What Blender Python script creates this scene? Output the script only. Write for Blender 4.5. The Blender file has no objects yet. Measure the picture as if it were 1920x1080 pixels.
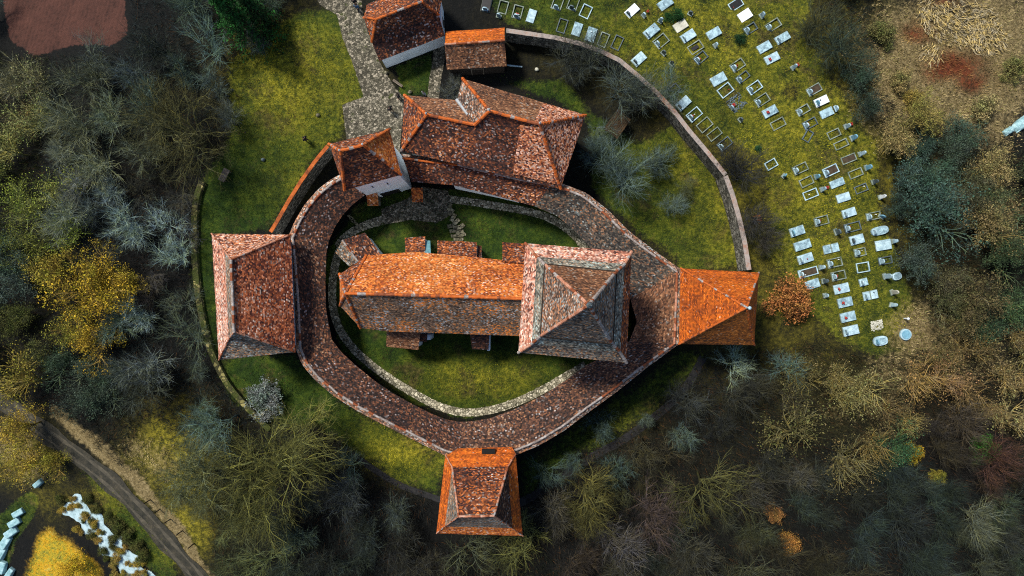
import bpy, bmesh, math, random
import numpy as np
from mathutils import Vector, Matrix, noise

S = bpy.context.scene
C = S.collection
R = math.radians
random.seed(7)
rng = np.random.default_rng(7)

# ------------------------------------------------------------------ camera, sky, sun, exposure
H = 78.0                       # drone height above the courtyard, metres
F = 1280.0                     # focal length in photo pixels (24 mm on 36 mm)
cam = bpy.data.cameras.new('camera'); cam.lens = 24; cam.sensor_width = 36; cam.clip_end = 6000
co = bpy.data.objects.new('camera', cam); C.objects.link(co); co.location = (0, 0, H); S.camera = co

SUN_EL, SUN_AZ = 56.0, 138.0   # azimuth: direction the light comes FROM, degrees counter-clockwise from +X
w = bpy.data.worlds.new('World'); S.world = w; w.use_nodes = True
sky = w.node_tree.nodes.new('ShaderNodeTexSky'); sky.sky_type = 'NISHITA'; sky.sun_disc = False
sky.sun_elevation = R(SUN_EL); sky.sun_rotation = R(90 - SUN_AZ)
bg = w.node_tree.nodes['Background']; bg.inputs[1].default_value = 0.1
w.node_tree.links.new(sky.outputs[0], bg.inputs[0])
sl = bpy.data.lights.new('sun', 'SUN'); sl.energy = 4.3; sl.angle = R(10); sl.color = (1, 0.93, 0.82)
so = bpy.data.objects.new('sun', sl); C.objects.link(so)
sd = Vector((math.cos(R(SUN_AZ)) * math.cos(R(SUN_EL)), math.sin(R(SUN_AZ)) * math.cos(R(SUN_EL)), math.sin(R(SUN_EL))))
so.rotation_euler = sd.to_track_quat('Z', 'Y').to_euler(); so.location = (-40, 40, 60)
S.view_settings.view_transform = 'Standard'; S.view_settings.look = 'None'
S.view_settings.exposure = 0.4; S.view_settings.gamma = 1
S.cycles.use_denoising = False; S.cycles.filter_width = 1.1

# ------------------------------------------------------------------ coordinates
def smooth(a, b, x):
    t = min(1, max(0, (x - a) / (b - a))); return t * t * (3 - 2 * t)
def terrain(x, y):
    e = math.sqrt((x / 44) ** 2 + (y / 31) ** 2)
    d = -13 * smooth(0.85, 2.6, e)
    d += 0.35 * noise.noise(Vector((x * .06, y * .06, 3))) * smooth(.7, 1.2, e)
    d -= 0.55 * smooth(0, .6, 1 - abs(e - 0.93) / .05) * (1 if y < -8 else 0)      # shallow ditch round the lower side
    return d
def P(u, v, z=0.0):
    k = (H - z) / F
    return Vector(((u - 960) * k, (540 - v) * k, z))
def G(u, v, dz=0.0):
    z = 0
    for _ in range(6):
        p = P(u, v, z); z = terrain(p.x, p.y)
    p = P(u, v, z); p.z += dz
    return p
def topx(p):
    k = F / (H - p.z); return 960 + p.x * k, 540 - p.y * k

def inpoly(x, y, poly):
    c = False; j = len(poly) - 1
    for i in range(len(poly)):
        xi, yi = poly[i]; xj, yj = poly[j]
        if (yi > y) != (yj > y) and x < (xj - xi) * (y - yi) / (yj - yi) + xi: c = not c
        j = i
    return c
def segd(px, py, a, b):
    ax, ay = a; bx, by = b; dx, dy = bx - ax, by - ay
    t = max(0, min(1, ((px - ax) * dx + (py - ay) * dy) / (dx * dx + dy * dy + 1e-9)))
    return math.hypot(px - ax - t * dx, py - ay - t * dy)
def polyd(px, py, poly):
    d = min(segd(px, py, poly[i - 1], poly[i]) for i in range(len(poly)))
    return -d if inpoly(px, py, poly) else d
def lined(px, py, line):
    return min(segd(px, py, line[i], line[i + 1]) for i in range(len(line) - 1))
def resample(pts, n):
    d = [0]
    for a, b in zip(pts, pts[1:]): d.append(d[-1] + math.dist(a, b))
    out = []
    for i in range(n):
        t = d[-1] * i / (n - 1); k = 0
        while k < len(d) - 2 and d[k + 1] < t: k += 1
        f = (t - d[k]) / max(1e-9, d[k + 1] - d[k])
        out.append(tuple(a + (b - a) * f for a, b in zip(pts[k], pts[k + 1])))
    return out
def chaikin(pts, it=2, closed=False):
    for _ in range(it):
        o = [] if closed else [pts[0]]
        rngi = range(len(pts)) if closed else range(len(pts) - 1)
        for i in rngi:
            a, b = pts[i], pts[(i + 1) % len(pts)]
            o.append(tuple(.75 * p + .25 * q for p, q in zip(a, b)))
            o.append(tuple(.25 * p + .75 * q for p, q in zip(a, b)))
        if not closed: o.append(pts[-1])
        pts = o
    return pts

# ------------------------------------------------------------------ materials
class NT:
    def __init__(s, name, rough=.85):
        s.m = bpy.data.materials.new(name); s.m.use_nodes = True
        s.t = s.m.node_tree; s.b = s.t.nodes['Principled BSDF']
        s.b.inputs['Roughness'].default_value = rough
        s.b.inputs['Specular IOR Level'].default_value = .25
    def n(s, typ, **kw):
        x = s.t.nodes.new('ShaderNode' + typ)
        for k, v in kw.items(): setattr(x, k, v)
        return x
    def l(s, a, b): s.t.links.new(a, b)
    def put(s, sock, v):
        if hasattr(v, 'is_output') or isinstance(v, bpy.types.NodeSocket): s.l(v, sock)
        else: sock.default_value = v
    def math(s, op, a, b=0.0, clamp=False):
        x = s.n('Math', operation=op); x.use_clamp = clamp
        s.put(x.inputs[0], a); s.put(x.inputs[1], b); return x.outputs[0]
    def noise(s, vec, scale, detail=4, rough=.6, dist=0):
        x = s.n('TexNoise'); s.l(vec, x.inputs['Vector'])
        x.inputs['Scale'].default_value = scale; x.inputs['Detail'].default_value = detail
        x.inputs['Roughness'].default_value = rough; x.inputs['Distortion'].default_value = dist
        return x.outputs[0]
    def ramp(s, fac, stops, interp='LINEAR'):
        x = s.n('ValToRGB'); x.color_ramp.interpolation = interp; s.put(x.inputs[0], fac)
        e = x.color_ramp.elements
        while len(e) < len(stops): e.new(.5)
        for i, (p, c) in enumerate(stops):
            e[i].position = p; e[i].color = (*c, 1) if len(c) == 3 else c
        return x.outputs[0]
    def mix(s, fac, a, b, blend='MIX'):
        x = s.n('MixRGB', blend_type=blend); s.put(x.inputs[0], fac)
        for i, v in ((1, a), (2, b)):
            s.put(x.inputs[i], v if not isinstance(v, tuple) else ((*v, 1) if len(v) == 3 else v))
        return x.outputs[0]
    def sstep(s, v, a, b):
        x = s.n('MapRange', interpolation_type='SMOOTHSTEP'); s.put(x.inputs[0], v)
        x.inputs[1].default_value = a; x.inputs[2].default_value = b; return x.outputs[0]
    def pos(s): return s.n('NewGeometry').outputs['Position']
    def color(s, c): s.put(s.b.inputs['Base Color'], c if not isinstance(c, tuple) else (*c, 1))
    def bump(s, h, strength=.5, dist=.03):
        x = s.n('Bump'); x.inputs['Strength'].default_value = strength; x.inputs['Distance'].default_value = dist
        s.l(h, x.inputs['Height']); s.l(x.outputs[0], s.b.inputs['Normal'])

def tile_mat(name, stops, patch=.5, seed=0., moss=.25, mosscol=(.3, .3, .28), tw=.17, th=.145, pscale=.22):
    """clay tiles: every tile its own colour out of a ramp, weathered in patches"""
    t = NT(name, .8)
    uv = t.n('UVMap').outputs[0]; sp = t.n('SeparateXYZ'); t.l(uv, sp.inputs[0])
    vv = t.math('DIVIDE', sp.outputs[1], th); row = t.math('FLOOR', vv)
    half = t.math('MULTIPLY', t.math('MODULO', row, 2), .5)
    uu = t.math('ADD', t.math('DIVIDE', sp.outputs[0], tw), half); col = t.math('FLOOR', uu)
    cb = t.n('CombineXYZ'); t.l(col, cb.inputs[0]); t.l(row, cb.inputs[1]); cb.inputs[2].default_value = seed
    wn = t.n('TexWhiteNoise', noise_dimensions='3D'); t.l(cb.outputs[0], wn.inputs[0])
    r1 = wn.outputs[0]; sc = t.n('SeparateColor'); t.l(wn.outputs[1], sc.inputs[0])
    p = t.pos()
    mp = t.n('Mapping'); t.l(p, mp.inputs[0]); mp.inputs['Location'].default_value = (seed * 13.1, seed * 7.7, seed)
    pn = t.noise(mp.outputs[0], pscale, 5, .62)
    pn2 = t.noise(mp.outputs[0], 1.3, 3, .6)
    pp = t.math('ADD', t.math('MULTIPLY', t.sstep(pn, .3, .7), .65), t.math('MULTIPLY', t.sstep(pn2, .3, .7), .35))
    f = t.math('ADD', t.math('MULTIPLY', r1, 1 - patch), t.math('MULTIPLY', pp, patch), True)
    c = t.ramp(f, stops)
    # lichen / pale mortar specks on some tiles
    lich = t.math('MULTIPLY', t.sstep(sc.outputs[1], 1 - moss, 1 - moss * .5), t.sstep(t.noise(mp.outputs[0], .45, 4), .38, .6))
    c = t.mix(t.math('MULTIPLY', lich, .8), c, mosscol)
    # streaks running down the slope
    st = t.n('Mapping'); t.l(uv, st.inputs[0]); st.inputs['Scale'].default_value = (2.2, .25, 1)
    sn = t.sstep(t.noise(st.outputs[0], 1, 4), .35, .65)
    c = t.mix(t.math('MULTIPLY', sn, .38), c, t.mix(.68, c, (.014, .010, .012)))
    vb = t.math('ADD', t.math('MULTIPLY', sc.outputs[2], .9), .55)
    c = t.mix(1, c, vb, 'MULTIPLY')
    rw = t.n('TexWhiteNoise', noise_dimensions='1D'); t.put(rw.inputs['W'], row)
    c = t.mix(1, c, t.math('ADD', t.math('MULTIPLY', rw.outputs[0], .4), .78), 'MULTIPLY')
    t.color(c)
    fr = t.math('FRACT', vv); fu = t.math('ABSOLUTE', t.math('SUBTRACT', t.math('FRACT', uu), .5))
    h = t.math('SUBTRACT', t.math('SUBTRACT', 1, fr), t.math('MULTIPLY', t.sstep(fu, .4, .5), .7))
    h = t.math('ADD', h, t.math('MULTIPLY', sc.outputs[0], .5))
    t.bump(h, .8, .035)
    return t.m

MA, RB, OR_, PK, WH = (.028, .014, .014), (.16, .05, .028), (.40, .105, .024), (.50, .24, .17), (.60, .52, .46)
GT, GB = (.085, .095, .09), (.14, .12, .095)
M = {}
M['t_dark'] = tile_mat('weathered dark clay tiles', [(0.22, (0.018, 0.0096, 0.0092)), (0.45, (0.054, 0.0192, 0.0138)), (0.65, (0.1275, 0.0416, 0.0207)), (0.82, (0.3, 0.0928, 0.0276)), (0.94, (0.6, 0.288, 0.138)), (1, (0.8, 0.608, 0.368))], .34, 1, .12, (.42, .37, .36))
M['t_redbrown'] = tile_mat('red brown clay tiles', [(0.16, (0.0207, 0.01, 0.01)), (0.38, (0.0759, 0.0238, 0.015)), (0.6, (0.207, 0.0587, 0.02)), (0.8, (0.437, 0.115, 0.02)), (0.94, (0.552, 0.275, 0.15)), (1, (0.69, 0.5625, 0.38))], .36, 2, .12, (.45, .40, .36))
M['t_orange'] = tile_mat('orange clay tiles', [(0.06, (0.0594, 0.0198, 0.014)), (0.26, (0.2808, 0.0605, 0.012)), (0.5, (0.5076, 0.1265, 0.018)), (0.78, (0.6048, 0.22, 0.05)), (1, (0.7344, 0.473, 0.3))], .42, 3, .14, (.64, .44, .34))
M['t_bright'] = tile_mat('new bright orange tiles', [(.05, (.10, .024, .008)), (.28, (.30, .06, .006)), (.6, (.47, .098, .006)), (1, (.56, .16, .014))], .5, 4, .03, (.5, .3, .2))
M['t_pink'] = tile_mat('pale pink weathered tiles', [(.1, (.045, .022, .02)), (.28, (.24, .08, .05)), (.48, (.52, .20, .12)), (.72, (.62, .36, .26)), (1, (.70, .56, .48))], .34, 5, .25, (.66, .56, .5))
M['t_grey'] = tile_mat('lichen grey tiles lightened for dim slopes', [(0.12, (0.0292, 0.0233, 0.0229)), (0.34, (0.1137, 0.0851, 0.0709)), (0.55, (0.1624, 0.1578, 0.1316)), (0.74, (0.3573, 0.1646, 0.0629)), (0.86, (0.4385, 0.3156, 0.2288)), (1, (0.6821, 0.6037, 0.4805))], .36, 6, .24, (.36, .42, .42))  # lichen colour, lightened to offset weaker sun on the lower slopes
M['t_church'] = tile_mat('grey blue and rust church tiles', [(0.1, (0.0336, 0.022, 0.017)), (0.32, (0.1042, 0.0647, 0.0434)), (0.5, (0.1932, 0.1294, 0.0868)), (0.62, (0.4032, 0.1488, 0.0377)), (0.76, (0.672, 0.1876, 0.0235)), (1, (0.7056, 0.4657, 0.3018))], .55, 16, .24, (.34, .40, .44), pscale=.16)
M['t_brown'] = tile_mat('brown tiles', [(0.1, (0.0338, 0.0175, 0.0132)), (0.4, (0.13, 0.0575, 0.0286)), (0.7, (0.247, 0.1063, 0.0495)), (1, (0.442, 0.25, 0.132))], .34, 7, .1, (.35, .3, .25))
M['t_mottle'] = tile_mat('grey and rust tower tiles', [(0.12, (0.0329, 0.0217, 0.019)), (0.36, (0.1121, 0.0702, 0.0497)), (0.58, (0.2168, 0.1211, 0.0793)), (0.76, (0.4036, 0.1593, 0.0635)), (0.92, (0.5681, 0.408, 0.3068)), (1, (0.7475, 0.612, 0.4761))], .34, 8, .28, (.42, .45, .43))
M['t_plum'] = tile_mat('plum brown ring tiles', [(0.2, (0.0125, 0.008, 0.0078)), (0.42, (0.0376, 0.0197, 0.0156)), (0.64, (0.0887, 0.0358, 0.0207)), (0.82, (0.1775, 0.067, 0.0294)), (0.94, (0.355, 0.2194, 0.1296)), (1, (0.5011, 0.4389, 0.2938))], .3, 9, .07, (.36, .32, .32))
M['t_slate'] = tile_mat('dark grey and rust ring tiles', [(0.18, (0.0162, 0.0154, 0.015)), (0.42, (0.0486, 0.0406, 0.0338)), (0.62, (0.0918, 0.0756, 0.0575)), (0.8, (0.216, 0.0952, 0.0425)), (0.93, (0.27, 0.238, 0.1938)), (1, (0.432, 0.476, 0.4125))], .36, 10, .1, (.22, .26, .26))
M['t_ringpale'] = tile_mat('brown ring tiles with pale flecks', [(0.18, (0.0157, 0.0104, 0.0092)), (0.4, (0.0541, 0.027, 0.0194)), (0.62, (0.1082, 0.0478, 0.0286)), (0.8, (0.2165, 0.0936, 0.042)), (0.93, (0.3542, 0.2496, 0.168)), (1, (0.4723, 0.4368, 0.3276))], .3, 12, .1, (.36, .34, .33))
M['t_fleck2'] = tile_mat('rust red tiles with pale pink patches', [(.16, (.03, .011, .012)), (.36, (.13, .032, .018)), (.54, (.32, .08, .025)), (.7, (.48, .15, .06)), (.86, (.58, .32, .22)), (1, (.68, .5, .42))], .45, 13, .14, (.62, .5, .42))
M['t_teal'] = tile_mat('lichen green band of tower tiles', [(0.12, (0.0324, 0.0294, 0.0258)), (0.36, (0.1188, 0.1127, 0.092)), (0.6, (0.2376, 0.2352, 0.1932)), (0.8, (0.324, 0.2156, 0.138)), (1, (0.54, 0.5096, 0.4416))], .34, 14, .34, (.42, .5, .46))
M['t_rust'] = tile_mat('rusty orange tiles', [(.12, (.05, .018, .008)), (.4, (.22, .07, .014)), (.7, (.40, .12, .014)), (1, (.52, .22, .06))], .5, 15, .06, (.4, .3, .2))
M['t_fleck'] = tile_mat('orange tiles flecked with pale pink', [(.14, (.03, .012, .012)), (.34, (.16, .045, .03)), (.52, (.44, .13, .04)), (.7, (.56, .24, .12)), (1, (.72, .52, .43))], .22, 11, .2, (.66, .5, .42))

def simple(name, cols, scale=1.5, rough=.85, bump=.3, bscale=12, det=5):
    t = NT(name, rough); p = t.pos()
    n1 = t.noise(p, scale, det, .65); n2 = t.noise(p, scale * 7, 3)
    f = t.math('ADD', t.math('MULTIPLY', n1, .65), t.math('MULTIPLY', n2, .35))
    k = len(cols)
    t.color(t.ramp(f, [(.3 + .4 * i / max(1, k - 1), c) for i, c in enumerate(cols)]))
    if bump: t.bump(t.noise(p, bscale, 4), bump, .03)
    return t.m
def stone(name, cols, scale=3, gap=(.02, .018, .012), gapw=.12, stretch=(1, 1, 1), grass=0):
    t = NT(name, .9); p = t.pos()
    mp = t.n('Mapping'); t.l(p, mp.inputs[0]); mp.inputs['Scale'].default_value = stretch
    nz = t.n('TexNoise'); t.l(mp.outputs[0], nz.inputs['Vector']); nz.inputs['Scale'].default_value = 2
    wv = t.mix(.08, mp.outputs[0], nz.outputs[1])
    v = t.n('TexVoronoi'); t.l(wv, v.inputs['Vector']); v.inputs['Scale'].default_value = scale
    e = t.n('TexVoronoi', feature='DISTANCE_TO_EDGE'); t.l(wv, e.inputs['Vector']); e.inputs['Scale'].default_value = scale
    sc = t.n('SeparateColor'); t.l(v.outputs['Color'], sc.inputs[0])
    k = len(cols)
    c = t.ramp(t.math('ADD', t.math('MULTIPLY', sc.outputs[0], .75), t.math('MULTIPLY', t.noise(p, .5, 3), .3)), [(.05 + .9 * i / (k - 1), q) for i, q in enumerate(cols)])
    g = t.sstep(e.outputs[0], 0, gapw)
    c = t.mix(g, gap, c)
    if grass:
        gm = t.sstep(t.noise(p, .9, 5, .7), .62 - grass * .3, .72 - grass * .3)
        c = t.mix(gm, c, t.ramp(t.noise(p, 9, 3), [(.3, (.012, .022, .004)), (.7, (.06, .07, .012))]))
    t.color(c); t.bump(g, .7, .05)
    return t.m
M['plaster'] = simple('white lime plaster', [(.52, .60, .66), (.74, .82, .88), (.82, .88, .92)], .8, .9, .15, 6)
M['ridge_or'] = simple('orange ridge tiles', [(.10, .026, .010), (.40, .085, .012), (.45, .11, .02), (.50, .26, .14)], 3, .8)
M['ridge_dull'] = simple('dull red ridge tiles', [(.06, .022, .014), (.22, .06, .022), (.32, .12, .06)], 3, .85)
M['ridge_pale'] = simple('lichened pale ridge tiles', [(.08, .055, .05), (.26, .22, .20), (.48, .48, .47)], 2.2, .9)
M['ridge_pink'] = simple('weathered pink ridge tiles', [(.16, .06, .035), (.40, .17, .10), (.55, .38, .30)], 2.4, .9)
M['wood'] = simple('old grey wood', [(.05, .04, .03), (.13, .105, .08), (.22, .19, .15)], 2.5, .9)
M['darkwood'] = simple('dark stained timber', [(.012, .009, .007), (.04, .028, .02)], 2.5, .9)
M['dark'] = simple('dark recess', [(.006, .006, .006), (.012, .012, .012)], 2, .9, 0)
M['metal'] = simple('dull grey metal', [(.2, .22, .24), (.4, .43, .45)], 3, .5, .1)
M['teal'] = simple('blue green painted boards', [(.05, .16, .2), (.14, .34, .4), (.25, .45, .5)], 3, .7)
M['stonewall'] = stone('rubble stone wall', [(.03, .03, .026), (.10, .098, .085), (.2, .19, .16), (.33, .31, .27)], 3.2)
M['mosswall'] = stone('mossy low stone wall', [(.012, .014, .006), (.05, .05, .02), (.13, .12, .04), (.36, .31, .12)], 2.4, grass=.55)
M['cap'] = simple('worn tile coping', [(.06, .055, .05), (.17, .15, .135), (.30, .26, .235), (.26, .17, .13), (.40, .12, .035)], .5, .85, .5, 6)
M['cap_or'] = simple('orange tile coping', [(.05, .02, .012), (.22, .055, .014), (.42, .10, .016), (.46, .2, .09)], 1.0, .85, .5, 6)
M['cobble'] = stone('cobblestones', [(.022, .02, .013), (.075, .068, .048), (.16, .145, .105), (.34, .30, .23)], 4.6, (.025, .024, .016), .1, grass=.12)
M['cobblepale'] = stone('pale cobble strip', [(.08, .075, .05), (.24, .22, .16), (.42, .39, .29), (.62, .58, .46)], 3.3, (.03, .03, .014), .11, grass=.12)
M['flag'] = stone('flat stepping stones', [(.10, .095, .06), (.2, .185, .12), (.3, .28, .19)], 2.6)
M['asphalt'] = simple('dark dirt road', [(.008, .009, .007), (.022, .022, .017), (.042, .038, .027), (.11, .09, .055)], 1.1, .9, .6, 6)
M['rut'] = simple('pale worn dirt', [(.03, .028, .02), (.06, .054, .04), (.11, .095, .065)], 1.6)
M['earth'] = simple('ditch soil darkened as shade', [(.006, .006, .008), (.015, .015, .017), (.03, .028, .024)], 1.2)  # near-black soil: shade of the ditch and terrace put into its colour
M['soil'] = simple('brown ploughed soil', [(.075, .028, .02), (.105, .042, .03), (.14, .058, .042)], .6, .95, .6, 5)
M['yellowfield'] = simple('yellow stubble field', [(.16, .16, .03), (.46, .33, .03), (.66, .31, .006), (.60, .40, .05), (.42, .42, .14)], .28, .95, .6, 3, 7)
M['paleroad'] = simple('pale concrete', [(.10, .16, .17), (.34, .48, .53), (.50, .63, .69)], 1.6, .9)
M['verge'] = simple('dry beige verge', [(.03, .022, .01), (.10, .075, .03), (.24, .18, .08), (.33, .27, .14)], .8, .95, .6, 4)
def marble(name, base, dark, sc=1.7):
    t = NT(name, .55); p = t.pos(); oi = t.n('ObjectInfo')
    v = t.n('VectorMath', operation='ADD'); t.l(p, v.inputs[0]); t.l(oi.outputs['Random'], v.inputs[1])
    n = t.noise(v.outputs[0], sc, 6, .7, .6)
    c = t.ramp(n, [(.28, dark), (.47, tuple(.5 * (a + b) for a, b in zip(base, dark))), (.6, base), (.75, tuple(min(1, a * 1.12) for a in base))])
    c = t.mix(t.sstep(t.noise(p, 6, 3), .55, .75), c, tuple(a * .55 for a in base))
    t.color(c); return t.m
M['g_grey'] = marble('blue grey terrazzo', (.36, .53, .60), (.05, .10, .14), 2.2)
M['g_white'] = marble('white marble', (.78, .82, .84), (.60, .66, .70), .8)
M['g_pale'] = marble('pale stone', (.44, .60, .67), (.14, .24, .30), 2)
M['g_cream'] = marble('cream stone', (.55, .55, .46), (.30, .30, .24), 1)
M['g_black'] = marble('black granite', (.016, .016, .018), (.008, .008, .009))
M['g_kerb'] = marble('concrete kerb', (.24, .29, .26), (.05, .075, .045), 1.5)
M['g_dark'] = marble('dark weathered stone', (.10, .14, .16), (.03, .04, .045))
M['g_blue'] = marble('blue painted stone', (.18, .38, .50), (.08, .2, .28))
M['red'] = simple('red flowers', [(.10, .01, .012), (.34, .03, .025), (.4, .1, .06)], 9, .8)
M['soilbed'] = simple('grave earth', [(.018, .013, .009), (.05, .035, .022), (.08, .06, .04)], 2.2)
M['bale'] = simple('pale blue film', [(.06, .15, .16), (.24, .42, .46), (.5, .66, .70)], 2.2, .45, .2)
M['cloth_black'] = simple('black cloth', [(.008, .008, .01), (.022, .022, .026)], 5, .9)
M['cloth_blue'] = simple('blue cloth', [(.03, .07, .13), (.06, .13, .22)], 5, .9)
M['cloth_grey'] = simple('grey cloth', [(.12, .13, .14), (.2, .21, .22)], 5, .9)
M['skin'] = simple('skin', [(.42, .25, .18), (.5, .31, .23)], 5, .6, 0)
M['hair'] = simple('dark hair', [(.012, .009, .007), (.03, .02, .015)], 20, .7)

def veg(name, leaf=False):
    """bark / twigs / leaves: the tint comes from the object's own colour"""
    t = NT(name, .85); oi = t.n('ObjectInfo'); p = t.pos()
    at = t.n('Attribute'); at.attribute_name = 'tint'
    f = t.math('ADD', t.math('MULTIPLY', at.outputs['Fac'], 1.45), .08)
    c = t.mix(1, oi.outputs['Color'], f, 'MULTIPLY')
    n = t.sstep(t.noise(p, .8, 4), .4, .62)
    if leaf: c = t.mix(t.math('MULTIPLY', n, .7), c, t.mix(1, c, (.55, .85, .6), 'MULTIPLY'))
    else: c = t.mix(t.math('MULTIPLY', t.sstep(t.noise(p, 1.6, 5, .7), .42, .58), .7), c, t.mix(1, c, (1.5, 1.25, .5), 'MULTIPLY'))
    t.color(c)
    if leaf:
        t.b.inputs['Subsurface Weight'].default_value = 0
    return t.m
M['twig'] = veg('twigs'); M['leaf'] = veg('leaves', True); M['bark'] = veg('bark')

# ------------------------------------------------------------------ object helpers
def link(name, me, mats, parent=None):
    o = bpy.data.objects.new(name, me); C.objects.link(o)
    for m in (mats if isinstance(mats, (list, tuple)) else [mats]):
        me.materials.append(M[m] if isinstance(m, str) else m)
    if parent:
        o.parent = parent
        o.matrix_parent_inverse = Matrix.Translation(parent.location).inverted() if parent.rotation_euler.z == 0 else Matrix.LocRotScale(parent.location, parent.rotation_euler, parent.scale).inverted()
    return o
def thing(name, label, cat, loc=(0, 0, 0), rz=0, group=None):
    o = bpy.data.objects.new(name, None); C.objects.link(o); o.location = loc; o.rotation_euler = (0, 0, rz)
    o.empty_display_size = .3
    return tag(o, label, cat, group)
def tag(o, label, cat, group=None, kind=None):
    if label: o['label'] = label
    if cat: o['category'] = cat
    if group: o['group'] = group
    if kind: o['kind'] = kind
    return o
def mesh(verts, faces, name='m'):
    me = bpy.data.meshes.new(name); me.from_pydata([tuple(v) for v in verts], [], faces); me.update(); return me
class MB:
    def __init__(s): s.v = []; s.f = []
    def add(s, vs, fs):
        k = len(s.v); s.v += [Vector(v) for v in vs]; s.f += [tuple(i + k for i in f) for f in fs]; return s
    def box(s, c, size, rz=0, taper=1):
        hx, hy, hz = [a / 2 for a in size]; cs, sn = math.cos(rz), math.sin(rz); vs = []
        for dz, t in ((-hz, 1), (hz, taper)):
            for dx, dy in ((-hx, -hy), (hx, -hy), (hx, hy), (-hx, hy)):
                dx *= t; dy *= t
                vs.append((c[0] + dx * cs - dy * sn, c[1] + dx * sn + dy * cs, c[2] + dz))
        return s.add(vs, [(0, 3, 2, 1), (4, 5, 6, 7), (0, 1, 5, 4), (1, 2, 6, 5), (2, 3, 7, 6), (3, 0, 4, 7)])
    def prism(s, poly, z0, z1):
        n = len(poly); area = sum(poly[i - 1][0] * poly[i][1] - poly[i][0] * poly[i - 1][1] for i in range(n))
        if area < 0: poly = poly[::-1]
        zs0 = z0 if isinstance(z0, list) else [z0] * n; zs1 = z1 if isinstance(z1, list) else [z1] * n
        vs = [(p[0], p[1], a) for p, a in zip(poly, zs0)] + [(p[0], p[1], a) for p, a in zip(poly, zs1)]
        return s.add(vs, [tuple(range(n))[::-1], tuple(range(n, 2 * n))] + [(i, (i + 1) % n, (i + 1) % n + n, i + n) for i in range(n)])
    def tube(s, a, b, ra, rb=None, n=6):
        rb = ra if rb is None else rb; a = Vector(a); b = Vector(b); d = (b - a)
        if d.length < 1e-6: return s
        q = d.to_track_quat('Z', 'Y'); vs = []
        for p, r in ((a, ra), (b, rb)):
            for i in range(n):
                t = 2 * math.pi * i / n; vs.append(p + q @ Vector((math.cos(t) * r, math.sin(t) * r, 0)))
        return s.add(vs, [(i, (i + 1) % n, (i + 1) % n + n, i + n) for i in range(n)] + [tuple(range(n))[::-1], tuple(range(n, 2 * n))])
    def ball(s, c, r, n=8, m=5, sq=(1, 1, 1)):
        vs = [(c[0], c[1], c[2] - r * sq[2])]
        for j in range(1, m):
            t = math.pi * j / m
            for i in range(n):
                a = 2 * math.pi * i / n
                vs.append((c[0] + r * sq[0] * math.sin(t) * math.cos(a), c[1] + r * sq[1] * math.sin(t) * math.sin(a), c[2] - r * sq[2] * math.cos(t)))
        vs.append((c[0], c[1], c[2] + r * sq[2])); fs = []
        for i in range(n): fs.append((0, 1 + (i + 1) % n, 1 + i))
        for j in range(m - 2):
            for i in range(n):
                a = 1 + j * n + i; b = 1 + j * n + (i + 1) % n; fs.append((a, b, b + n, a + n))
        L = len(vs) - 1
        for i in range(n): fs.append((L, 1 + (m - 2) * n + i, 1 + (m - 2) * n + (i + 1) % n))
        return s.add(vs, fs)
    def build(s, name, mat, parent=None, bevel=0, local=False):
        me = mesh(s.v, s.f, name)
        o = link(name, me, mat, parent)
        if local and parent: o.matrix_parent_inverse = Matrix.Identity(4)
        if bevel:
            b = o.modifiers.new('bevel', 'BEVEL'); b.width = bevel; b.segments = 2; b.limit_method = 'ANGLE'
        return o

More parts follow.
